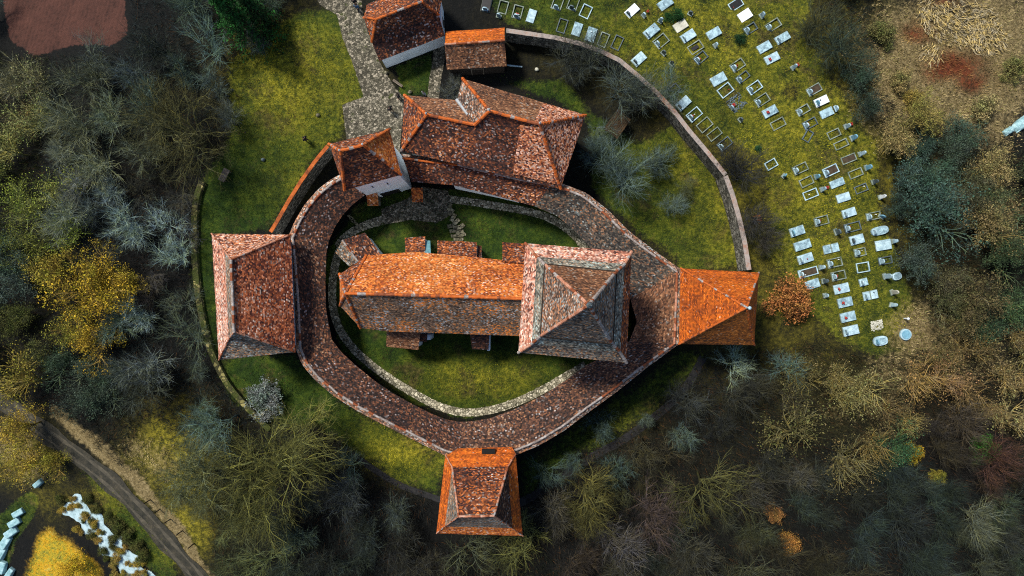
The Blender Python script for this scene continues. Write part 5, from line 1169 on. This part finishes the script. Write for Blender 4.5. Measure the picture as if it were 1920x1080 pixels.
# hand-placed trees and shrubs: kind, u, v, radius px, twig colour, label, leaf colour, height scale
Y_ = (.27, .24, .05); TEAL = (.13, .19, .19); GRY = (.13, .15, .155); MAU = (.14, .095, .10); OLV = (.15, .14, .055); PALE = (.34, .42, .45); DK = (.045, .055, .055)
TREES = [
 ('haze', 1120, 290, 34, (.10, .14, .15), 'dim teal shrub close to the large house corner', None, .8), ('shrub', 1232, 300, 34, (.12, .16, .16), 'grey-teal shrub right of the big tree in the inner yard', None, 1), ('bare', 1120, 228, 44, (.12, .15, .15), 'grey bare tree beside the boarded shelter', None, 1), ('haze', 1290, 345, 26, (.11, .12, .07), 'olive shrub by the lower stretch of outer wall', None, .8), ('leafy', 120, 1078, 40, (.3, .2, .04), 'glowing golden tree over the yellow field', (.56, .34, .018), .9), ('bush', 1690, 150, 20, (.2, .17, .08), 'tan bush left of the rusty earth', (.30, .23, .09), 1), ('bush', 1850, 200, 24, (.2, .17, .08), 'straw coloured bush below the rusty earth', (.34, .27, .12), 1), ('bush', 1905, 130, 22, (.2, .17, .08), 'olive bush at the right edge above the tarpaulin', (.20, .18, .06), 1), ('bush', 1660, 60, 24, (.2, .17, .08), 'olive bush at the top right beside the pale slope', (.16, .15, .05), 1), ('bush', 1715, 185, 18, (.2, .17, .08), 'small ochre bush below the pale slope', (.30, .21, .05), 1),
 ('spread', 345, 245, 105, (.11, .10, .045), 'large dark bare tree with yellow lichen above the low wall', None, 1),
 ('haze', 295, 75, 55, DK, 'dark bare tree beside the ploughed field', None, 1), ('bare', 390, 80, 55, TEAL, 'bluish bare tree below the bright green fir', None, 1),
 ('conifer', 425, 12, 45, (.03, .03, .015), 'bright green fir at the top edge', (.016, .085, .014), 1), ('conifer', 466, 8, 30, (.03, .03, .015), 'darker green fir right of the bright one', (.012, .05, .012), 1),
 ('sparse', 75, 140, 50, (.20, .20, .13), 'pale olive tree below the left end of the ploughed field', (.22, .22, .10), 1), ('bare', 170, 105, 45, GRY, 'grey bare tree against the ploughed field edge', None, 1),
 ('bare', 295, 425, 50, (.32, .40, .46), 'pale blue-grey bare tree left of the low mossy wall', None, 1), ('bare', 330, 500, 55, (.30, .38, .39), 'bare tree with whitish limbs left of the big left tower', None, 1), ('haze', 225, 410, 50, PALE, 'palest bluish tree in the left wood', None, 1),
 ('leafy', 150, 560, 78, (.2, .15, .05), 'large golden yellow tree in the left wood', (.40, .255, .018), 1), ('leafy', 108, 505, 46, (.2, .15, .05), 'olive gold tree at the upper left of the golden tree', (.30, .23, .03), 1), ('leafy', 222, 545, 40, (.2, .15, .05), 'ochre tree right of the golden tree', (.34, .24, .03), 1), ('leafy', 120, 625, 42, (.2, .15, .05), 'yellow-green tree below the left half of the golden tree', (.24, .22, .03), 1), ('leafy', 40, 800, 44, (.2, .15, .05), 'ochre tree above the bend of the dirt road', (.36, .25, .03), 1), ('leafy', 30, 880, 46, (.2, .15, .05), 'yellow tree at the left edge below the dirt road', (.38, .28, .035), 1), ('leafy', 95, 880, 30, (.2, .15, .05), 'small ochre tree between dirt road and bales', (.30, .24, .03), 1), ('leafy', 195, 500, 48, (.2, .15, .05), 'ochre tree just above the golden tree', (.38, .27, .03), 1), ('leafy', 165, 655, 50, (.2, .15, .05), 'golden tree just below the largest golden one', (.38, .24, .02), 1),
 ('sparse', 45, 720, 70, (.18, .15, .05), 'olive yellow tree near the left edge above the road', (.28, .22, .03), 1), ('haze', 240, 580, 42, PALE, 'pale grey tree between golden tree and left tower', None, 1),
 ('spread', 500, 890, 115, (.165, .155, .05), 'large bare tree with yellow-green twigs at the lower left', None, 1), ('bare', 420, 790, 75, TEAL, 'teal-grey bare tree above the yellow-green one', None, 1), ('spread', 360, 900, 70, (.19, .20, .12), 'bare tree leaning over the sunny verge', None, 1), ('bare', 560, 800, 60, (.22, .21, .07), 'slim yellowish bare tree below the pale bush', None, 1),
 ('bush', 498, 750, 33, (.40, .42, .42), 'pale rounded bush alone on the lawn below the left tower', (.17, .19, .19), .8), ('bare', 330, 936, 20, (.012, .012, .012), 'small black bare tree beside the dirt road verge', None, .8), ('bare', 655, 875, 42, TEAL, 'small teal bare tree at the end of the lower left path', None, 1),
 ('bare', 1010, 1035, 85, (.24, .23, .08), 'yellow-grey bare tree right below the bottom tower', None, 1), ('spread', 1100, 930, 66, (.23, .20, .07), 'yellow-twigged bare tree right of the bottom tower', None, 1), ('haze', 1222, 965, 62, MAU, 'mauve bare tree right of the yellow-twigged one', None, 1), ('haze', 1150, 1035, 58, (.16, .14, .16), 'grey-mauve bare tree at the bottom edge', None, 1),
 ('bare', 1330, 900, 95, OLV, 'large olive bare tree at the lower right', None, 1), ('bare', 1292, 800, 45, (.17, .23, .23), 'teal bare tree beside the dark lower right path', None, 1), ('shrub', 1125, 800, 30, TEAL, 'small teal shrub below the ring wall', None, 1.2), ('bare', 1092, 862, 36, TEAL, 'teal shrub-like tree above the yellow-twigged one', None, 1), ('bare', 1028, 892, 36, (.10, .15, .15), 'dim teal tree beside the bottom tower', None, 1), ('shrub', 1160, 885, 34, TEAL, 'small teal shrub among brown leaves', None, 1.2),
 ('haze', 1178, 338, 74, (.11, .15, .16), 'grey-teal bare tree in the inner yard below the large house corner', None, 1), ('haze', 1258, 392, 30, (.13, .17, .18), 'small bluish tree in the inner yard near the ring wall', None, 1), ('haze', 1160, 160, 68, (.10, .12, .12), 'dark bare tree against the outer wall', None, 1), ('bare', 1215, 195, 60, (.14, .145, .145), 'bare tree leaning over the bend of the graveyard wall', None, 1), ('haze', 1060, 95, 50, (.07, .075, .075), 'dim bare tree right of the shed', None, 1), ('haze', 1115, 115, 50, (.08, .09, .09), 'dim bare tree between shed and wall thicket', None, 1), ('bare', 1255, 160, 40, (.10, .14, .14), 'teal bare tree outside the graveyard wall', None, 1), ('shrub', 850, 165, 24, (.15, .15, .16), 'grey bare shrub above the large house', None, 1.2),
 ('haze', 1405, 325, 62, (.035, .035, .04), 'near-black bare tree outside the wall bend', None, 1), ('haze', 1430, 400, 48, (.06, .055, .06), 'dark bare tree below the near-black one', None, 1), ('haze', 1445, 440, 34, (.07, .06, .06), 'small dark bare tree above the right tower', None, 1),
 ('bush', 1482, 557, 40, (.2, .10, .05), 'round tree full of orange-brown leaves right of the right tower', (.40, .15, .045), 1.1), ('bush', 1423, 409, 7, (.2, .10, .05), 'tiny bush with orange leaves above the right tower', (.5, .18, .05), 1),
 ('bare', 1383, 685, 42, (.28, .34, .31), 'bare tree with whitish limbs below the right tower', None, 1), ('bare', 1478, 690, 42, (.11, .17, .18), 'teal bare tree below the orange-leaved one', None, 1), ('shrub', 1215, 790, 14, (.26, .32, .30), 'slender pale sapling on the lower right slope', None, 2.2),
 ('bush', 1268, 27, 13, (.03, .06, .03), 'dark green shrub at the top of the graveyard', (.02, .075, .018), 1), ('bush', 1253, 31, 8, (.03, .06, .03), 'small green shrub left of the dark green one', (.02, .08, .018), 1), ('bush', 1391, 72, 11, (.03, .06, .03), 'round dark shrub amid the graves', (.012, .05, .016), 1), ('bush', 1422, 277, 6, (.03, .06, .03), 'tiny green shrub beside the near-black tree', (.03, .10, .04), 1),
 ('leafy', 1700, 832, 44, (.05, .09, .04), 'green leafy tree in the lower right wood', (.04, .10, .045), 1), ('bush', 1715, 850, 18, (.2, .14, .03), 'yellow bush in front of the green leafy tree', (.36, .24, .02), 1.3), ('bush', 1848, 843, 24, (.05, .1, .03), 'vivid green bush at the right', (.045, .17, .02), 1.2), ('bush', 1485, 1022, 20, (.2, .12, .04), 'small bush with orange leaves in the lower right wood', (.44, .2, .05), 1.3), ('haze', 1895, 880, 55, (.16, .075, .065), 'reddish brown bare tree at the right edge', None, 1), ('bush', 1452, 965, 16, (.2, .12, .04), 'small rusty bush beside the large olive tree', (.32, .15, .05), 1.3),
 ('sparse', 1520, 820, 75, (.085, .08, .04), 'olive tree at the right of the dark path beyond the large olive bare one', (.13, .115, .04), 1), ('sparse', 1590, 850, 60, (.08, .08, .045), 'brown olive tree left of the green leafy tree', (.14, .10, .035), 1),
 ('haze', 1835, 970, 50, (.24, .25, .20), 'pale grey tree in the dark lower right wood', None, 1), ('bush', 1760, 895, 15, (.2, .18, .05), 'small yellow bush in the dark teal wood', (.25, .2, .03), 1.2),
 ('leafy', 1760, 420, 80, (.06, .10, .09), 'dark teal tree mass in the right wood', (.045, .085, .07), 1), ('leafy', 1700, 330, 45, (.05, .08, .07), 'dark teal tree beside the last graves', (.05, .09, .08), 1), ('leafy', 1880, 310, 45, (.2, .17, .08), 'tan leafy tree near the blue tarpaulin', (.28, .21, .09), 1), ('leafy', 1690, 250, 40, (.2, .17, .08), 'tan bush above the dark teal trees', (.27, .20, .08), 1), ('leafy', 1865, 440, 60, (.2, .17, .08), 'brownish leafy tree at the right edge', (.22, .165, .07), 1), ('leafy', 1745, 205, 42, (.16, .15, .06), 'olive bush below the rusty earth', (.24, .19, .05), 1), ('haze', 1600, 70, 60, (.06, .08, .065), 'dark bare tree beyond the top right of the graveyard', None, 1), ('haze', 1550, 30, 50, (.07, .075, .05), 'dark bare tree at the top right of the graves', None, 1)]
items = []
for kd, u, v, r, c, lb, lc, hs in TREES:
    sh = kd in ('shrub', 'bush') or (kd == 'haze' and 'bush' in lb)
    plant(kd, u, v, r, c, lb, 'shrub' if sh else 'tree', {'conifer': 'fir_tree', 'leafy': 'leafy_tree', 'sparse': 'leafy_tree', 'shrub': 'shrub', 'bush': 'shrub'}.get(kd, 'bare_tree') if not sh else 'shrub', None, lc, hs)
# the rest of the wood: look taken from the nearest palette point
PAL = [(60, 250, (.22, .21, .10), 'sparse', (.24, .23, .08)), (150, 220, (.29, .30, .22), 'haze', None), (230, 160, (.15, .19, .19), 'haze', None), (30, 330, (.18, .19, .07), 'sparse', (.24, .25, .05)), (140, 330, (.32, .37, .34), 'haze', None), (220, 330, (.09, .085, .07), 'bare', None), (200, 390, (.34, .40, .40), 'haze', None), (60, 420, (.16, .19, .08), 'sparse', (.24, .26, .035)), (190, 300, (.28, .30, .23), 'haze', None),
       (20, 550, (.07, .11, .10), 'leafy', (.05, .075, .06)), (60, 620, (.09, .11, .07), 'leafy', (.15, .15, .035)), (280, 560, (.11, .10, .10), 'bare', None), (250, 680, (.19, .25, .24), 'haze', None), (330, 620, (.10, .115, .105), 'bare', None), (330, 720, (.12, .15, .14), 'bare', None), (170, 740, (.08, .11, .09), 'leafy', (.05, .07, .05)), (230, 760, (.08, .10, .08), 'haze', None),
       (600, 950, (.08, .09, .09), 'haze', None), (700, 980, (.11, .125, .13), 'haze', None), (780, 1030, (.09, .085, .08), 'haze', None), (430, 1030, (.13, .14, .07), 'bare', None), (640, 1040, (.09, .12, .11), 'haze', None), (700, 880, (.10, .09, .085), 'bare', None), (380, 830, (.11, .14, .14), 'bare', None),
       (930, 1060, (.11, .11, .07), 'bare', None), (1120, 1000, (.12, .10, .09), 'haze', None), (1290, 1030, (.10, .10, .09), 'haze', None), (1400, 1000, (.14, .135, .09), 'haze', None), (1440, 900, (.12, .115, .105), 'haze', None), (1380, 780, (.09, .095, .09), 'haze', None), (1460, 780, (.13, .12, .075), 'bare', None), (1230, 870, (.13, .11, .07), 'bare', None),
       (1560, 700, (.14, .125, .055), 'sparse', (.20, .165, .065)), (1640, 730, (.16, .135, .06), 'sparse', (.22, .18, .075)), (1560, 950, (.07, .08, .075), 'haze', None), (1660, 940, (.06, .09, .085), 'haze', None), (1740, 960, (.075, .10, .10), 'haze', None), (1700, 1050, (.08, .10, .10), 'haze', None), (1860, 1040, (.09, .11, .09), 'haze', None), (1560, 1050, (.11, .10, .07), 'haze', None), (1800, 820, (.14, .10, .09), 'haze', None), (1780, 740, (.15, .12, .06), 'sparse', (.25, .15, .06)), (1900, 760, (.16, .12, .07), 'sparse', (.28, .2, .09)), (1880, 680, (.18, .15, .07), 'sparse', (.28, .22, .1)), (1820, 560, (.12, .12, .07), 'leafy', (.16, .13, .05)), (1900, 540, (.06, .09, .05), 'leafy', (.05, .08, .04)), (1740, 560, (.1, .11, .08), 'leafy', (.11, .11, .05)), (1820, 340, (.09, .1, .07), 'leafy', (.10, .105, .05)), (1780, 280, (.05, .09, .08), 'leafy', (.06, .09, .07)), (1720, 480, (.05, .09, .08), 'leafy', (.05, .08, .065))]
KEEP = [[(360, 340), (470, 250), (440, 150), (500, 60), (590, -60), (1530, -60), (1530, 60), (1580, 150), (1660, 270), (1680, 420), (1720, 520), (1745, 650), (1640, 675), (1540, 630), (1440, 650), (1300, 690), (1200, 790), (1060, 870), (985, 935), (985, 1010), (815, 1010), (815, 930), (700, 880), (620, 800), (500, 800), (400, 690), (360, 560)],
        [(0, -60), (245, -60), (245, 80), (200, 95), (0, 100)], [(-80, 700), (30, 750), (140, 800), (300, 940), (420, 1100), (-80, 1200)], [(270, 790), (340, 820), (390, 950), (400, 1060), (300, 960), (230, 880)], [(1660, -60), (1990, -60), (1990, 290), (1900, 260), (1830, 230), (1700, 215), (1650, 160)]]
placed = [(u, v, r) for _, u, v, r, *_ in TREES]
fill = []; tries = 0
rr = random.Random(5)
while tries < 9000 and len(fill) < 225:
    tries += 1; u, v = rr.uniform(-70, 1990), rr.uniform(-60, 1140)
    if any(inpoly(u, v, k) for k in KEEP): continue
    r = rr.uniform(32, 62)
    if any(math.hypot(u - a, v - b) < .5 * (r + c_) for a, b, c_ in placed): continue
    if min(polyd(u, v, k) for k in KEEP) < r * .5: continue
    pa = min(PAL, key=lambda q: math.hypot(q[0] - u, q[1] - v) * rr.uniform(.75, 1.3))
    j = rr.uniform(.5, 1.2); h_ = [rr.uniform(.9, 1.1) for _ in range(3)]
    fill.append(dict(u=u, v=v, r=r, c=tuple(a * j * b for a, b in zip(pa[2], h_)), k=pa[3], lc=None if pa[4] is None else tuple(a * j * b for a, b in zip(pa[4], h_)), pc=pa[2])); placed.append((u, v, r))
def cname(c):
    r, g, b = c; l = (r + g + b) / 3
    hue = 'teal-grey' if b > r * 1.12 else 'reddish' if r > g * 1.22 else 'olive' if b < g * .65 else 'grey'
    return ('pale ' if l > .155 else 'dark ' if l < .085 else '') + hue
def fdesc(it):
    k = {'bare': 'bare', 'haze': 'fine-twigged bare', 'leafy': 'leafy', 'sparse': 'sparse', 'spread': 'bare'}[it['k']]; w_ = ' in the wood' if it['k'] in ('bare', 'leafy') and it['r'] < 51 else ''
    return f"{'small ' if it['r'] < 38 else 'wide ' if it['r'] > 50 else ''}{cname(it['lc'] or it['c'])} {k} tree{w_}"
tm = [('ploughed field', 125, 60), ('golden tree', 150, 560), ('lichened tree', 345, 245), ('left tower', 430, 560), ('yellow-green tree', 500, 890), ('bottom tower', 900, 930), ('yellow-twigged bare tree', 1100, 930), ('large olive bare tree', 1330, 900), ('green leafy tree', 1700, 832), ('rusty earth', 1790, 125), ('round pale blue cover', 1696, 627), ('dark teal tree mass', 1760, 420), ('reddish bare tree', 1895, 880), ('small orange bush', 1485, 1022), ('right tower', 1345, 576)]
uniq(fill, fdesc, tm)
for it in fill:
    plant(it['k'], it['u'], it['v'], it['r'], it['c'], it['label'], 'tree', 'leafy_tree' if it['lc'] else 'bare_tree', 'trees of the surrounding wood', it['lc'])
# round yellow shrubs along the pale lane
rr = random.Random(8); ln = resample([(118, 950), (150, 985), (180, 1020), (215, 1060), (250, 1095)], 12); lst = []
for i, (u, v) in enumerate(ln):
    for k in range(4):
        lst.append(dict(u=u + rr.uniform(-14, 16) + k * 6, v=v + rr.uniform(-12, 10) - k * 6, r=rr.uniform(4, 9), y=rr.random()))
for i in range(7): lst.append(dict(u=166 + i * 17 + rr.uniform(-4, 4), v=935 + i * 18 + rr.uniform(-4, 4), r=rr.uniform(8, 14), y=.1 * rr.random()))
uniq(lst, lambda i: ('small ' if i['r'] < 9 else '') + ('golden' if i['y'] > .6 else 'ochre' if i['y'] > .25 else 'dark olive') + ' shrub along the pale lane', [('yellow field', 110, 1040), ('lane top', 130, 940), ('asphalt road', 240, 970)])
for it in lst:
    c = (.42, .29, .05) if it['y'] > .6 else (.36, .25, .06) if it['y'] > .25 else (.10, .10, .025)
    plant('bush', it['u'], it['v'], it['r'], (.1, .08, .03), it['label'], 'shrub', 'shrub', 'shrubs along the pale lane', c)

# ------------------------------------------------------------------ brush pile on the bare ground at the top right
def brush(u, v, ru, rv, n, ang, label, seed):
    r = random.Random(seed); tb = TB(); p0 = G(u, v)
    for _ in range(n):
        q_ = math.sqrt(r.random()) * .95; a_ = r.uniform(0, 6.283); x, y = ru * q_ * math.cos(a_), rv * q_ * math.sin(a_); p = G(u + x, v + y); a = R(ang) + r.gauss(0, .45) + x * .012; L = r.uniform(.35, 1.3)
        d = Vector((math.cos(a), math.sin(a), r.uniform(-.08, .15))) * L / 2; m = p + Vector((0, 0, r.uniform(.05, .4)))
        b = Vector((r.gauss(0, .1), r.gauss(0, .1), .05))
        tb.tube(m - d, m + b, .03, .035, 4, r.random()); tb.tube(m + b, m + d, .035, .012, 4, r.random())
    me = tb.mesh('brush'); o = link('brush_pile', me, 'twig'); o.color = (.36, .31, .20, 1); tag(o, label, 'brush pile'); return o
brush(1800, 45, 75, 45, 750, -25, 'large heap of pale straw-like branches above the rusty earth', 1)
brush(1850, 75, 40, 35, 330, -60, 'heap of pale branches right of the rusty earth', 2)
brush(1735, 20, 18, 30, 70, 70, 'narrow heap of whitish branches at the top right edge', 3)
brush(1742, 105, 22, 22, 60, 60, 'small scatter of pale sticks left of the rusty earth', 4)

# ------------------------------------------------------------------ ground cover that nobody could count
def cover(name, label, n, test, colf, hgt, wid, blades, seed):
    r = np.random.default_rng(seed); V, Fc, T = [], [], []; k = 0; tries = 0; cols_ = []
    while k < n and tries < n * 12:
        tries += 1; u, v = r.uniform(-40, 1960), r.uniform(-40, 1120); w_ = test(u, v)
        if r.random() > w_: continue
        p = G(u, v); k += 1; tint = r.random()
        for _ in range(blades):
            a = r.uniform(0, 6.28); h = hgt * r.uniform(.5, 1.3); d = Vector((math.cos(a) * h * r.uniform(.3, 1.0), math.sin(a) * h * r.uniform(.3, 1.0), h)); s = Vector((-math.sin(a), math.cos(a), 0)) * wid
            o = Vector((r.normal(0, .12), r.normal(0, .12), -.02)); i = len(V); V += [p + o - s, p + o + s, p + o + d]; Fc.append((i, i + 1, i + 2)); T.append(tint); cols_.append(colf(u, v, r))
    me = mesh(V, Fc, name); set_tint(me, T)
    a = me.attributes.new('col', 'FLOAT_COLOR', 'FACE'); arr = np.ones((len(Fc), 4), np.float32); arr[:, :3] = cols_; a.data.foreach_set('color', arr.ravel())
    t = NT(name + ' blades', .9); at = t.n('Attribute'); at.attribute_name = 'col'; t.color(at.outputs['Color'])
    me.materials.append(t.m); o = bpy.data.objects.new(name, me); C.objects.link(o); return tag(o, label, None, None, 'stuff')
SOLID = [[(630, 436), (985, 456), (1184, 472), (1175, 680), (972, 661), (640, 640)]]
GRID = {}
def wgt(u, v):
    k = (int(u // 8), int(v // 8))
    if k not in GRID:
        uu, vv = k[0] * 8 + 4, k[1] * 8 + 4; w_ = lawn_w(uu, vv)
        if any(inpoly(uu, vv, q) for q in SOLID): w_ = 0
        ins = [[(585, 0), (668, 0), (690, 60), (712, 116), (760, 186), (752, 300), (655, 300), (642, 196), (682, 182), (660, 115), (642, 70)]]
        if any(inpoly(uu, vv, q) for q in ins): w_ = 0
        GRID[k] = (w_, blob(uu, vv, dry), blob(uu, vv, tan), min(polyd(uu, vv, q) for q in KEEP))
    return GRID[k]
PATHS = [[(645, 452), (632, 480), (624, 520), (622, 570), (634, 615), (662, 655), (700, 688), (740, 716), (780, 740), (822, 763), (870, 775), (920, 770), (970, 754), (1020, 730), (1060, 706), (1098, 684)], [(632, 462), (650, 440), (685, 422), (720, 412), (760, 402), (800, 388)], [(830, 372), (880, 378), (930, 386), (980, 394), (1020, 404), (1055, 422), (1082, 446), (1100, 470)]]
def gtest(u, v):
    if inpoly(u, v, YFIELD): return .7
    w_ = wgt(u, v)[0]
    if w_ < .2 or min(lined(u, v, q) for q in PATHS) < 9: return 0
    return w_
def gcol(u, v, r):
    d = wgt(u, v)[1] * r.uniform(.3, 1.1); f = r.uniform(.55, 1.35)
    a, b = (.026, .058, .004), (.42, .36, .02)
    q = noise.noise(Vector((u * .013, v * .013, 2))) + .5 * noise.noise(Vector((u * .05, v * .05, 8)))
    f *= max(.3, 1 + .9 * q)
    if noise.noise(Vector((u * .02, v * .02, 31))) > .22 and r.random() < .7: a, b = (.05, .042, .012), (.14, .11, .03)
    if inpoly(u, v, YFIELD): return [x * r.uniform(.6, 1.2) for x in ((.58, .34, .02) if r.random() < .6 else (.34, .34, .07))]
    return [(p + (q - p) * min(1, d)) * f for p, q in zip(a, b)]
cover('grass', 'short uneven grass of the lawns and graveyard', 26000, gtest, gcol, .16, .035, 3, 3)
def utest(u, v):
    if v < 100 and u < 245: return 0
    w_ = wgt(u, v)
    if w_[3] < 4: return 0
    return .9 - .8 * w_[0]
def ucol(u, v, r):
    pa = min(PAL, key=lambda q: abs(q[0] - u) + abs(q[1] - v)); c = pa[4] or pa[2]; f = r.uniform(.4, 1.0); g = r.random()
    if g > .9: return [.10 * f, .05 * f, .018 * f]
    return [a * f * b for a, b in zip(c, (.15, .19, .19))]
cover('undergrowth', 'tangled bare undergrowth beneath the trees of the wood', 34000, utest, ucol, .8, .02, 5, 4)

def stest(u, v):
    w_ = wgt(u, v); return max(0, min(1, w_[2] * 1.3 - .25)) * (1 - w_[0])
def scol(u, v, r):
    f = r.uniform(.4, 1.15) * max(.25, 1 + 1.2 * noise.noise(Vector((u * .03, v * .03, 3)))); q = blob(u, v, rust); a, b = (.36, .29, .14), (.22, .08, .025)
    if r.random() < .25: a = (.20, .19, .05)
    return [(p + (z - p) * q) * f for p, z in zip(a, b)]
cover('dry_grass', 'long pale dry grass on the rough slopes to the right', 15000, stest, scol, .28, .04, 4, 6)

def ltest(u, v):
    w_ = wgt(u, v); return 0 if w_[0] < .3 else (.12 + .8 * max(0, 1 - max(0, w_[3]) / 1e9) * math.exp(-max(0, min(polyd(u, v, LAWN_C), 60)) / 1e9) * (noise.noise(Vector((u * .02, v * .02, 44))) > .1))
def lcol(u, v, r):
    f = r.uniform(.5, 1.2); return [a * f for a in ((.16, .085, .03) if r.random() < .7 else (.26, .2, .09))]
cover('fallen_leaves', 'brown fallen leaves strewn over the lawns', 5000, ltest, lcol, .07, .07, 1, 9)
